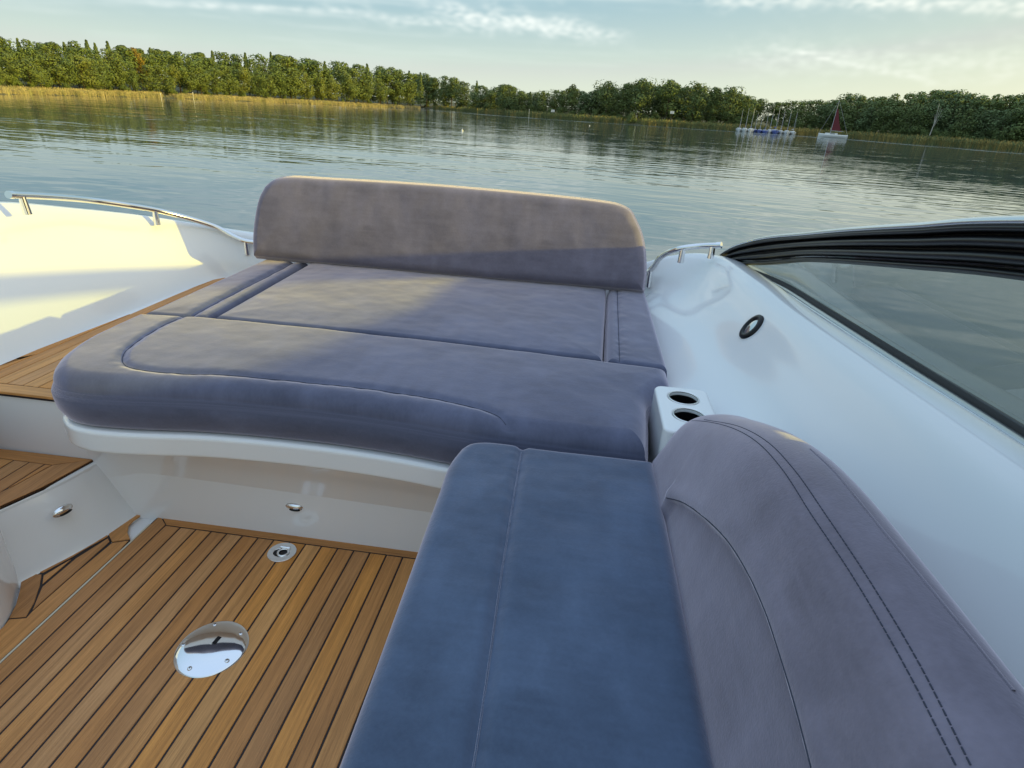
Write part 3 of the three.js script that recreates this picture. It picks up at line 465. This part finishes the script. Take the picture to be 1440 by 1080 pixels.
// steps on the left, and the locker whose rounded corner meets the floor
{
  const edge = [[-1.585, -1.545], [-1.60, -1.46], [-1.622, -1.372], [-1.662, -1.258], [-1.71, -1.1], [-1.74, -0.8]];
  const c = new THREE.CatmullRomCurve3(edge.map(([x, z]) => V3(x, 0, z)), false, 'centripetal').getPoints(40).map((p) => [p.x, p.z]);
  mesh('step', slab([...c, [-2.4, -0.8], [-2.4, -1.53]], 0.05, 0.212, 0.012, 3), gelcoat, boat);
  const foot = [[-1.49, -1.557], [-1.5, -1.5], [-1.515, -1.42], [-1.545, -1.32], [-1.59, -1.215], [-1.63, -1.1], [-1.66, -0.8]];
  const top = [[-1.575, -1.55], ...edge.slice(1).map(([x, z]) => [x + 0.006, z])]; top.splice(1, 0, [-1.59, -1.505]);
  mesh('step_wall', loft(foot.map(([x, z], k) => { const [a, b] = top[k]; return [[x + 0.02, -0.012, z], [x + 0.004, 0.006, z], [lerp(x, a, 0.45), 0.09, lerp(z, b, 0.45)], [lerp(x, a, 0.85), 0.165, lerp(z, b, 0.85)], [a - 0.004, 0.2, b]]; }), 50, 20), gelcoat, boat);
  const lc = new THREE.CatmullRomCurve3([[-1.9, -1.23], [-1.72, -1.225], [-1.63, -1.2], [-1.565, -1.125], [-1.52, -1.06], [-1.5, -1.0], [-1.497, -0.9], [-1.497, 1.4]].map(([x, z]) => V3(x, 0, z)), false, 'centripetal').getPoints(50).map((p) => [p.x, p.z]);
  mesh('locker', slab([...lc, [-2.1, 1.4], [-2.1, -1.23]], -0.05, 0.46, 0.03, 4), gelcoat, boat);
}
// ------------------------------------------------------------------ teak floors, laid plank by plank
const woodPick = rng(31);
function plank(poly, y, parent, swap = false, t = 0.008, m) {
  if (poly.length < 3 || Math.abs(THREE.ShapeUtils.area(poly.map(([a, b]) => new THREE.Vector2(a, b)))) < 2e-5) return;
  const g = slab(poly, y - t, y, 0.0012); shiftUV(g, swap, woodPick() * 3, woodPick() * 7); return mesh('plank', g, m ?? teak[Math.floor(woodPick() * teak.length)], parent);
}
const P0 = (L, h) => L.map(([x, y]) => { const p = onY(x, y, h); return [p.x, p.z]; });
{
  // the white pan that shows where the boards stop short
  const floor = group('cockpit_floor', boat);
  mesh('floor_pan', slab([[-1.72, -1.58], [0.42, -1.58], [0.42, 1.5], [-1.72, 1.5]], -0.06, -0.014, 0.002), gelcoat, floor);
  mesh('caulking', slab([[-1.408, -1.545], [0.35, -1.545], [0.35, 1.4], [-1.408, 1.4]], -0.012, -0.0022, 0), caulk, floor);
  const J = 0.0028; // half joint
  const x0 = -1.352, pitch = 0.0577, zEnd = -1.503, N = 29;
  plank([[-1.403, -1.546], [x0 - J, zEnd - J], [x0 - J, 1.4], [-1.403, 1.4]], 0, floor, false, 0.008, teak[3]);
  plank([[-1.400, -1.549], [0.35, -1.549], [0.35, zEnd - J], [x0 - J + 0.004, zEnd - J]], 0, floor, true, 0.008, teak[1]);
  const tones = [3, 5, 0, 3, 5, 1, 3, 0, 4, 2, 4, 1, 3, 4, 1, 0];
  for (let k = 0; k < N; k++) plank([[x0 + k * pitch + J, zEnd + J], [x0 + (k + 1) * pitch - J, zEnd + J], [x0 + (k + 1) * pitch - J, 1.4], [x0 + k * pitch + J, 1.4]], 0, floor, false, 0.008, teak[tones[k % 16]]);
  mesh('joint_strip', slab([[-1.4115, -1.5], [-1.4055, -1.5], [-1.4055, 1.4], [-1.4115, 1.4]], -0.012, -0.001, 0), seamJoint, floor);
  // fixed side part: border boards that follow the moulding
  const side = group('side_floor', boat), q = (L) => P0(L.map(([a, b]) => [a * 300 / 1350, 680 + b * 240 / 1080]), 0);
  const far = [[-1.414, -0.9], [-1.414, 1.4], [-1.5, 1.4], [-1.5, -0.98]];
  const A = q([[683, 262], [780, 182], [892, 196], [845, 228], [812, 262], [805, 305], [822, 348], [708, 366], [688, 322]]), Bd = q([[142, 557], [300, 478], [420, 412], [560, 338], [674, 266], [680, 334], [545, 408], [460, 460], [272, 562]]), Cd = q([[140, 566], [262, 574], [252, 640], [215, 752], [163, 842], [56, 850], [100, 765], [128, 660]]), De = q([[276, 580], [448, 480], [268, 634]]), Ee = q([[268, 652], [478, 474], [682, 346], [692, 366], [480, 555], [206, 800], [240, 715]]), Fe = [...q([[708, 375], [812, 360]]), [-1.414, -1.36], [-1.414, 1.4], [-1.49, 1.4], ...q([[20, 905], [58, 858], [166, 850], [200, 812], [480, 565]])];
  for (const [L, sw] of [[A, false], [Bd, false], [Cd, false], [De, false], [Ee, false], [Fe, false]]) plank(L, 0, side, sw, 0.008, teak[[3, 1, 5, 0][Math.floor(woodPick() * 4)]]);
  const out = q([[142, 553], [420, 408], [676, 260], [690, 262], [700, 372], [822, 352]]);
  mesh('caulking', slab([...out, [-1.4118, -1.39], [-1.4118, 1.4], [-1.495, 1.4], ...q([[20, 903], [52, 852], [100, 762], [130, 655]])], -0.012, -0.0022, 0), caulk, side);
  // teak of the low step
  const step = group('step_teak', boat), ys = 0.222, outer = P0([[130, 646], [60, 684], [0, 711]], ys).concat([[-1.735, -1.09], [-1.76, -0.82], [-2.36, -0.82], [-2.36, -1.524]]);
  mesh('caulking', slab(outer, 0.2, ys - 0.0022, 0), caulk, step);
  const b = 0.05, inner = [[-1.70, -1.475], [-1.716, -1.36], [-1.745, -1.25], [-1.79, -1.08], [-1.81, -0.87], [-2.36, -0.87], [-2.36, -1.475]];
  plank([outer[0], [-1.70, -1.478], [-2.36, -1.478], [-2.36, -1.524]], ys, step, true, 0.01, teak[1]);
  plank([outer[0], outer[1], outer[2], outer[3], outer[4], [-1.806, -0.868], [-1.786, -1.08], [-1.741, -1.25], [-1.712, -1.36], [-1.696, -1.475]], ys, step, false, 0.01, teak[3]);
  for (let k = 0; k < 12; k++) plank(clip(inner, 0, -2.36 + k * 0.0577 + J, -2.36 + (k + 1) * 0.0577 - J), ys, step, false, 0.01, teak[[0, 5, 3, 1][k % 4]]);
  // teak of the side deck beside the sun pad
  const deck = group('side_deck_teak', boat), yd = 0.458, od = [[-1.5, -1.528], [-2.12, -1.528], [-2.12, -1.70], [-2.03, -1.79], [-2.008, -1.82], [-2.006, -2.4], [-2.0, -2.8], [-1.985, -3.0], [-1.5, -3.0]];
  mesh('caulking', slab(od.map(([x, z]) => x < -2.02 && z < -1.75 ? [x + 0.03, z - 0.02] : [x, z]), 0.44, yd - 0.0022, 0), caulk, deck);
  plank([[-1.5, -1.526], [-2.12, -1.526], [-2.12, -1.578], [-1.5, -1.578]], yd, deck, true, 0.01, teak[2]);
  for (let k = 0; k < 11; k++) plank(clip([[-1.5, -1.582], [-2.12, -1.582], ...od.slice(2)], 0, -2.12 + k * 0.0577 + J * 0.6, -2.12 + (k + 1) * 0.0577 - J * 0.6), yd, deck, false, 0.01, teak[[2, 4, 0, 2, 5][k % 5]]);
}
// ------------------------------------------------------------------ fittings
const ellipsoid = (a, b, c) => new THREE.SphereGeometry(1, 28, 18).scale(a, b, c);
{
  // round deck plate: the socket of the cockpit table
  const plate = group('table_socket', boat, V3(-0.8965, 0.0005, -1.053));
  mesh('plate', new THREE.LatheGeometry([[0, 0.0125], [0.03, 0.0122], [0.06, 0.0105], [0.08, 0.0072], [0.091, 0.0035], [0.0955, 0], [0.094, -0.0008]].reverse().map((q) => new THREE.Vector2(...q)), 72), steelPolished, plate);
  for (let k = 0; k < 5; k++) { const a = k / 5 * 6.283 + 0.5; const x = Math.cos(a) * 0.077, z = Math.sin(a) * 0.077; mesh('screw', new THREE.LatheGeometry([[0, 0.002], [0.0035, 0.0024], [0.0058, 0.0012], [0.0064, -0.001]].reverse().map((q) => new THREE.Vector2(...q)), 18).translate(x, 0.0078, z), steel, plate); mesh('screw_slot', new THREE.BoxGeometry(0.006, 0.001, 0.0014).rotateY(a).translate(x, 0.0101, z), rubber, plate); }
  const slot = slab([[-0.006, -0.013], [0.006, -0.013], [0.006, 0.013], [-0.006, 0.013]], 0.0119, 0.0136, 0.0006).rotateY(-0.12).translate(0.006, 0, -0.016); mesh('slot', slot, black, plate);
  // floor latch with a folding ring
  const latch = group('floor_latch', boat, V3(-0.889, 0.0005, -1.444)), R = 0.047;
  const sh = new THREE.Shape().absarc(0, 0, R, 0, Math.PI * 2), hole = new THREE.Path(); hole.absellipse(0, -0.004, 0.027, 0.02, 0, Math.PI * 2); sh.holes.push(hole);
  mesh('rim', new THREE.ExtrudeGeometry(sh, { depth: 0.004, bevelEnabled: true, bevelSize: 0.002, bevelThickness: 0.002, bevelOffset: -0.002, bevelSegments: 3, curveSegments: 36 }).rotateX(-Math.PI / 2), steel, latch);
  mesh('well', new THREE.CylinderGeometry(0.029, 0.029, 0.002, 28).translate(0, 0.0011, 0.004), rubber, latch);
  mesh('pull_ring', new THREE.TorusGeometry(0.017, 0.004, 8, 24).rotateX(-Math.PI / 2).translate(0.006, 0.006, 0.003), steelPolished, latch);
  mesh('hinge', cyl(V3(-0.012, 0.008, -0.02), V3(0.02, 0.008, -0.02), 0.006, 0.006, 12), steelPolished, latch);
  // courtesy lights: small hooded chrome ovals
  const lamp = (pos, ry) => { const o = group('courtesy_light', boat, pos); o.rotation.y = ry; mesh('hood', ellipsoid(0.03, 0.014, 0.014).translate(0, 0.003, 0), steelPolished, o); mesh('bezel', new THREE.TorusGeometry(0.029, 0.004, 8, 30).scale(1, 0.5, 1), steel, o); mesh('lens', ellipsoid(0.02, 0.004, 0.006).translate(0.003, -0.008, 0.009), black, o); };
  lamp(V3(-0.876, 0.127, -1.538), 0); lamp(onX(88, 718, -1.562).add(V3(0, 0, 0)), Math.PI / 2 - 0.2);
  // loudspeaker-like round fitting in the coaming
  const a = V3(0.618, 0.754, 0), b = V3(0.672, 0.834, 0), nrm = V3(-(b.y - a.y), b.x - a.x, 0).normalize(), v = ray(1057, 460), t = (a.clone().sub(camera.position)).dot(nrm) / v.dot(nrm), pt = camera.position.clone().addScaledVector(v, t).addScaledVector(nrm, 0.002);
  const vent = group('round_fitting', boat, pt); vent.quaternion.setFromUnitVectors(V3(0, 1, 0), nrm);
  mesh('ring', new THREE.LatheGeometry([[0.031, 0.001], [0.033, 0.006], [0.042, 0.0068], [0.05, 0.0045], [0.052, -0.006]].reverse().map((q) => new THREE.Vector2(...q)), 48), black, vent);
  mesh('face', new THREE.LatheGeometry([[0, 0.006], [0.015, 0.005], [0.032, 0.001]].reverse().map((q) => new THREE.Vector2(...q)), 40), steel, vent);
}
// grab rails
{
  const rail = (pts, posts, name) => {
    const o = group(name, boat), c = new THREE.CatmullRomCurve3(pts, false, 'centripetal');
    mesh('tube', new THREE.TubeGeometry(c, 90, 0.014, 14), steel, o);
    for (const e of [0, 1]) { const p = c.getPoint(e), d = c.getTangent(e).multiplyScalar(e ? 1 : -1); mesh('end_cap', cyl(p, p.clone().addScaledVector(d, 0.022), 0.0155, 0.015, 14), steelPolished, o); }
    for (const [t, drop, dx, dz] of posts) { const p = c.getPoint(t); mesh('post', cyl(p.clone().add(V3(dx, -drop, dz)), p, 0.016, 0.013, 14), steelPolished, o); }
  };
  const L = [[18, 274, 0.985], [60, 276, 0.96], [130, 282, 0.905], [180, 289, 0.865], [230, 298, 0.815], [300, 318, 0.725], [350, 340, 0.645]].map(([a, b, h]) => onY(a, b, h));
  L.push(V3(-1.55, 0.68, -3.25), V3(-1.2, 0.66, -3.27));
  const R = [[1008, 345, 0.885], [985, 346, 0.868], [955, 350, 0.842], [930, 361, 0.775], [907, 384, 0.665]].map(([a, b, h]) => onY(a, b, h)); R.push(V3(0.05, 0.68, -3.25), V3(-0.2, 0.66, -3.27));
  rail(L, [[0.035, 0.075, 0.005, 0], [0.47, 0.075, 0.0, 0], [0.74, 0.075, 0, 0]], 'grab_rail'); rail(R, [[0.04, 0.06, 0, 0.0], [0.3, 0.07, 0, 0], [0.62, 0.09, 0, 0]], 'grab_rail');
}
// cup holder between seat back and coaming
{
  const o = group('cup_holder', boat), x0 = 0.272, x1 = 0.432, z0 = -1.675, z1 = -1.385, yt = 0.66;
  const rect = (d) => { const s = new THREE.Shape(), r = 0.022, a = x0 + d, b = x1 - d, c = -z1 + d, e = -z0 - d; s.moveTo(a + r, c); s.lineTo(b - r, c); s.quadraticCurveTo(b, c, b, c + r); s.lineTo(b, e - r); s.quadraticCurveTo(b, e, b - r, e); s.lineTo(a + r, e); s.quadraticCurveTo(a, e, a, e - r); s.lineTo(a, c + r); s.quadraticCurveTo(a, c, a + r, c); return s; };
  const s = rect(0.008), holes = [[0.352, -1.602], [0.352, -1.49]]; for (const [x, z] of holes) { const h = new THREE.Path(); h.absarc(x, -z, 0.0515, 0, Math.PI * 2); s.holes.push(h); }
  mesh('body', new THREE.ExtrudeGeometry(s, { depth: 0.19, bevelEnabled: true, bevelSize: 0.008, bevelThickness: 0.008, bevelSegments: 4, curveSegments: 40 }).rotateX(-Math.PI / 2).translate(0, yt - 0.198, 0), gelcoat, o);
  for (const [x, z] of holes) { mesh('cup', new THREE.LatheGeometry([[0, -0.1], [0.04, -0.1], [0.0424, -0.09], [0.0426, -0.012]].map((q) => new THREE.Vector2(...q)), 40).translate(x, yt, z), black, o); mesh('cup_rim', new THREE.TorusGeometry(0.0435, 0.0022, 8, 44).rotateX(Math.PI / 2).translate(x, yt - 0.001, z), steel, o); }
}
// side window: pane in a black gasket under a ribbed black frame with a bright cap
{
  const o = group('side_window', boat), X = 0.815;
  const low = [[-2.95, 0.79], [-2.3, 0.842], [-1.7, 0.884], [-1.3, 0.912], [-1.0, 0.934], [-0.4, 0.968], [1.4, 1.03]], topU = [[-3.06, 0.79], [-2.74, 0.925], [-2.24, 1.05], [-1.74, 1.155], [-1.45, 1.212], [-1.2, 1.262], [-0.7, 1.33], [0, 1.4], [1.4, 1.5]], topL = [[-2.92, 0.792], [-2.66, 0.845], [-2.2, 0.968], [-1.85, 1.042], [-1.43, 1.124], [-1.14, 1.178], [-0.7, 1.24], [0, 1.31], [1.4, 1.41]];
  const curve = (L) => new THREE.CatmullRomCurve3(L.map(([z, y]) => V3(0, y, z)), false, 'centripetal');
  const cl = curve(low), cu = curve(topU), cd = curve(topL);
  const inward = (z) => 0.1 * smoothstep(-z, 2.3, 3.1), lean = (y, z) => X - Math.max(0, y - 0.85) * 0.12 - inward(z);
  const between = (f, dx) => [...Array(13)].map((_, i) => { const a = cu.getPoint(i / 12), b = cd.getPoint(i / 12), p = b.clone().lerp(a, f); return V3(lean(p.y, p.z) + dx, p.y, p.z); });
  // forward of the pane an unseen black panel is added to shade the bench
  let tEnd = 0; while (cd.getPoint(tEnd).z < -0.88) tEnd += 0.002;
  const pos = [], idx = []; const yLow = (z) => { for (let i = 0; i < low.length - 1; i++) if (z <= low[i + 1][0]) return lerp(low[i][1], low[i + 1][1], (z - low[i][0]) / (low[i + 1][0] - low[i][0])); return 1.03; };
  for (let i = 0; i <= 60; i++) { const p = cd.getPoint(i / 60 * tEnd); pos.push(lean(yLow(p.z), p.z), yLow(p.z) - 0.005, p.z, lean(p.y + 0.02, p.z), p.y + 0.02, p.z); if (i < 60) idx.push(2 * i, 2 * i + 1, 2 * i + 2, 2 * i + 1, 2 * i + 3, 2 * i + 2); }
  const pg = new THREE.BufferGeometry(); pg.setAttribute('position', new THREE.Float32BufferAttribute(pos, 3)); pg.setIndex(idx); pg.computeVertexNormals(); mesh('pane', pg, paneGlass, o);
  { const ps = []; for (let i = 0; i <= 20; i++) { const p = cd.getPoint(lerp(tEnd, 1, i / 20)); ps.push([[lean(yLow(p.z), p.z) + 0.01, yLow(p.z), p.z], [lean(p.y, p.z) + 0.01, p.y + 0.03, p.z], [lean(p.y, p.z) - 0.01, p.y + 0.03, p.z], [lean(yLow(p.z), p.z) - 0.01, yLow(p.z), p.z]]); } const q = []; for (let i = 0; i < 20; i++) for (let j = 0; j < 4; j++) { const a = ps[i][j], b = ps[i][(j + 1) % 4], c = ps[i + 1][j], d = ps[i + 1][(j + 1) % 4]; q.push(...a, ...b, ...c, ...b, ...d, ...c); } const e = ps[0]; q.push(...e[0], ...e[1], ...e[2], ...e[0], ...e[2], ...e[3]); const g = new THREE.BufferGeometry(); g.setAttribute('position', new THREE.Float32BufferAttribute(q, 3)); g.computeVertexNormals(); mesh('added_shade_panel', g, black, o); }
  const flat = (pts, w, h, m, name) => { // a bar of oval section along pts
    const c = new THREE.CatmullRomCurve3(pts, false, 'centripetal'), rows = []; for (let i = 0; i <= 24; i++) { const p = c.getPoint(i / 24), k = Math.min(1, (name === 'frame_core' ? 0.5 : 0.15) + i / 3); rows.push([...Array(13)].map((_, j) => { const a = j / 12 * 6.2832; return [p.x + Math.cos(a) * w, p.y + Math.sin(a) * h * k, p.z]; })); }
    mesh(name, loft(rows, 96, 24), m, o);
  };
  flat(cl.getPoints(12).map((p) => V3(X - 0.006 - inward(p.z), p.y + 0.004, p.z)), 0.012, 0.012, rubber, 'gasket');
  flat(cl.getPoints(12).map((p) => V3(X - 0.03 - inward(p.z), p.y, p.z)), 0.016, 0.006, aluminium, 'sill_rail');
  flat(between(0.07, 0), 0.018, 0.009, black, 'frame_rib'); flat(between(0.35, 0.0), 0.02, 0.0125, black, 'frame_rib'); flat(between(0.66, 0.0), 0.02, 0.0125, black, 'frame_rib'); flat(between(0.92, 0.002), 0.022, 0.009, black, 'frame_rib'); flat(between(0.5, 0.014), 0.008, 0.047, rubber, 'frame_core');
  flat(between(1.05, 0.012), 0.03, 0.012, aluminium, 'frame_cap');
}

// ------------------------------------------------------------------ cushions
function upholstered(name, spec, label, cat) {
  const o = group(name), c = cushion(spec); mesh('cover', c.geo, spec.cloth || (name === 'sunpad_cushion' ? fabricPad : fabric), o); c.seamGeo.forEach((g) => mesh('seam', g, spec.thread || thread, o)); return tag(o, label, cat || 'cushion');
}
upholstered('sunpad_cushion', {
  S: [[-1.565, -1.455], [-1.535, -1.42], [-1.485, -1.392], [-1.42, -1.38], [-1.3, -1.386], [-1.05, -1.42], [-0.71, -1.434], [-0.465, -1.422], [-0.3, -1.402], [-0.18, -1.392], [0.02, -1.386], [0.235, -1.386]],
  N: [[-1.652, -1.955], [-1.37, -1.985], [-0.6, -1.982], [0.13, -1.948], [0.352, -1.93]],
  W: [[-1.565, -1.455], [-1.6, -1.52], [-1.635, -1.64], [-1.652, -1.8], [-1.652, -1.955]],
  E: [[0.235, -1.386], [0.25, -1.55], [0.262, -1.66], [0.305, -1.74], [0.345, -1.8], [0.352, -1.93]],
  y0: 0.453, y1: 0.622, r: 0.05, nu: 360, nv: 150, crown: 0.012, bulge: 0.012, seed: 3,
  seams: [{ pts: [[-1.46, -1.955], [-1.46, -1.85], [-1.442, -1.68], [-1.405, -1.56], [-1.345, -1.492], [-1.25, -1.475], [-1.0, -1.505], [-0.577, -1.512], [-0.31, -1.483], [-0.19, -1.445], [-0.13, -1.392]], depth: 0.008, w: 0.014 }],
}, 'large curved front cushion of the blue grey sun pad', 'cushion');
upholstered('sunpad_cushion', { S: [[-1.362, -1.991], [-0.6, -1.99], [0.122, -1.956]], N: [[-1.39, -2.92], [0.155, -2.92]], W: [[-1.362, -1.991], [-1.39, -2.92]], E: [[0.122, -1.956], [0.155, -2.92]], y0: 0.453, y1: 0.616, r: 0.016, nu: 220, nv: 130, crown: 0.012, seed: 5, ripple: 0.002 }, 'wide rear centre cushion of the sun pad under the backrest');
upholstered('sunpad_cushion', { S: [[-1.65, -1.962], [-1.392, -1.99]], N: [[-1.66, -2.93], [-1.418, -2.93]], W: [[-1.65, -1.962], [-1.66, -2.93]], E: [[-1.392, -1.99], [-1.418, -2.93]], y0: 0.453, y1: 0.61, r: 0.03, nu: 90, nv: 120, seed: 7, seams: [{ pts: [[-1.468, -1.97], [-1.49, -2.93]], depth: 0.012, w: 0.016 }] }, 'narrow side cushion of the sun pad next to the teak side deck');
upholstered('sunpad_cushion', { S: [[0.142, -1.954], [0.352, -1.938]], N: [[0.172, -2.93], [0.352, -2.93]], W: [[0.142, -1.954], [0.172, -2.93]], E: [[0.352, -1.938], [0.352, -2.93]], y0: 0.453, y1: 0.614, r: 0.02, nu: 80, nv: 120, seed: 8, seams: [{ pts: [[0.185, -1.96], [0.212, -2.93]], depth: 0.004, w: 0.01 }] }, 'narrow side cushion of the sun pad against the white coaming');
{ // backrest of the sun pad: the same upholstery stood on edge and leaning back
  const o = upholstered('sunpad_back_cushion', {
    S: [[-1.685, 0], [-1.2, 0.004], [-0.6, 0.006], [0.0, 0.002], [0.335, 0]], N: [[-1.625, -0.36], [-1.585, -0.392], [-1.51, -0.412], [-1.3, -0.418], [-0.7, -0.425], [0.08, -0.408], [0.17, -0.398], [0.225, -0.375], [0.255, -0.335]],
    W: [[-1.685, 0], [-1.69, -0.09], [-1.68, -0.2], [-1.657, -0.3], [-1.625, -0.36]], E: [[0.335, 0], [0.335, -0.08], [0.318, -0.19], [0.29, -0.275], [0.255, -0.335]],
    cloth: fabricBackSheen, y0: -0.11, y1: 0.03, r: 0.045, nu: 240, nv: 100, crown: 0.012, seed: 11, bulge: 0.01 }, 'upright backrest cushion standing at the end of the sun pad', 'backrest');
  o.rotation.x = (90 - 15) * D2R; o.position.set(0, 0.632, -2.862);
}
upholstered('bench_cushion', {
  S: [[-0.252, 0.9], [0.30, 0.9]], N: [[-0.262, -1.325], [-0.245, -1.352], [-0.205, -1.37], [-0.14, -1.374], [-0.05, -1.368], [0.26, -1.37]], W: [[-0.252, 0.9], [-0.256, -0.4], [-0.272, -1.1], [-0.275, -1.25], [-0.262, -1.325]], E: [[0.30, 0.9], [0.27, -0.9], [0.26, -1.37]].map((p) => p),
  thread: fabric, y0: 0.40, y1: 0.582, r: 0.035, nu: 160, nv: 300, crown: 0.008, seed: 13, ripple: 0.0022, seams: [{ pts: [[-0.097, -1.368], [-0.085, -0.9], [-0.07, -0.5], [-0.05, 0.9]], depth: 0.01, w: 0.012, t: 0.002 }],
}, 'long blue bench seat with one lengthwise seam beside the teak floor', 'seat');
// white bench base under the seat
mesh('bench_base', slab([[-0.2, -1.42], [0.42, -1.42], [0.42, 1.4], [-0.2, 1.4]], -0.02, 0.398, 0.01, 2), gelcoat, boat);
{ // backrest of the bench: a rolled section whose far end tapers and rounds down to the seat
  const o = group('bench_back_cushion'); tag(o, 'mauve grey bench backrest with double stitched ridge and rounded end', 'backrest');
  const prof = [[0.25, 0.555], [0.262, 0.62], [0.28, 0.71], [0.297, 0.80], [0.316, 0.868], [0.342, 0.915], [0.375, 0.938], [0.415, 0.943], [0.448, 0.93], [0.47, 0.895], [0.48, 0.8], [0.485, 0.5]];
  const st = [[-1.422, 0.10, 0.42], [-1.418, 0.25, 0.66], [-1.405, 0.34, 0.84], [-1.375, 0.43, 0.95], [-1.32, 0.52, 1], [-1.24, 0.61, 1], [-1.14, 0.72, 1], [-1.02, 0.84, 1], [-0.9, 0.93, 1], [-0.78, 0.985, 1], [-0.6, 1.02, 1], [-0.3, 1.05, 1], [0.2, 1.07, 1], [0.9, 1.08, 1]];
  const xc = 0.345, rows = st.map(([z, k, w]) => prof.map(([x, y]) => [xc + (x - xc) * w, 0.555 + (y - 0.555) * (y < 0.555 ? 1 : k), z]));
  const g = loft(rows, 260, 150), p = g.attributes.position;
  // stitched inset panel low on the front face: its edge as [z, y]
  const insetPx = [[936, 700], [958, 706], [985, 724], [1020, 758], [1050, 805], [1075, 860], [1092, 910], [1115, 985], [1140, 1080]], rc = new THREE.Raycaster(), dbl = new THREE.Mesh(g, new THREE.MeshBasicMaterial({ side: THREE.DoubleSide })), inset = [];
  for (const [a, b] of insetPx) { rc.set(camera.position, ray(a, b).normalize()); const h = rc.intersectObject(dbl)[0]; if (h) inset.push([h.point.z, h.point.y]); }
  inset.push([0.9, inset.at(-1)[1] + 0.02]);
  const edgeY = (z) => { for (let i = 0; i < inset.length - 1; i++) if (z <= inset[i + 1][0]) return lerp(inset[i][1], inset[i + 1][1], (z - inset[i][0]) / (inset[i + 1][0] - inset[i][0])); return 0.7; };
  for (let i = 0; i < p.count; i++) { const x = p.getX(i), y = p.getY(i), z = p.getZ(i); if (x < 0.36 && z > inset[0][0]) { const d = edgeY(z) - y; p.setX(i, x + 0.012 * smoothstep(d, -0.004, 0.012) * smoothstep(z - inset[0][0], 0, 0.05) - 0.006 * Math.exp(-(((d + 0.02) / 0.02) ** 2)) + 0.001 * fbm(y * 9, z * 9, 4, 3)); } }
  g.computeVertexNormals(); mesh('cover', g, fabricBackSheen, o);
  // find the surface under a pixel's ray for the stitch lines
  const drop = (L, r, name, m = thread) => { const c = new THREE.CatmullRomCurve3(L.map(([a, b]) => V3(a, b, 0)), false, 'centripetal').getPoints(46), pts = []; for (const q of c) { rc.set(camera.position, ray(q.x, q.y).normalize()); const h = rc.intersectObject(dbl)[0]; if (h) pts.push(h.point.addScaledVector(rc.ray.direction, -0.0004)); } if (pts.length < 5) return; if (name !== 'stitch_line') return mesh(name, tubePath(pts, r, 160, 6), m, o); const cc = new THREE.CatmullRomCurve3(pts, false, 'centripetal'), n = Math.round(cc.getLength() / 0.0085), gs = []; for (let k = 0; k < n; k++) gs.push(cyl(cc.getPointAt((k + 0.1) / n), cc.getPointAt((k + 0.86) / n), r, r, 5)); mesh(name, mergeGeometries(gs), m, o); };
  drop([[945, 594], [985, 592], [1030, 602], [1065, 622], [1100, 660], [1140, 722], [1200, 812], [1270, 932], [1345, 1078]], 0.0008, 'stitch_line');
  drop([[990, 590], [1040, 600], [1080, 622], [1118, 662], [1160, 722], [1220, 812], [1292, 932], [1366, 1078]], 0.0008, 'stitch_line');
  drop(insetPx.map(([a, b]) => [a + 1, b]), 0.0013, 'seam');
  drop([[1140, 632], [1172, 662], [1215, 714], [1300, 818], [1380, 916], [1425, 972]], 0.0022, 'piping', fabricBackSheen);
}
renderer.render(scene, camera);
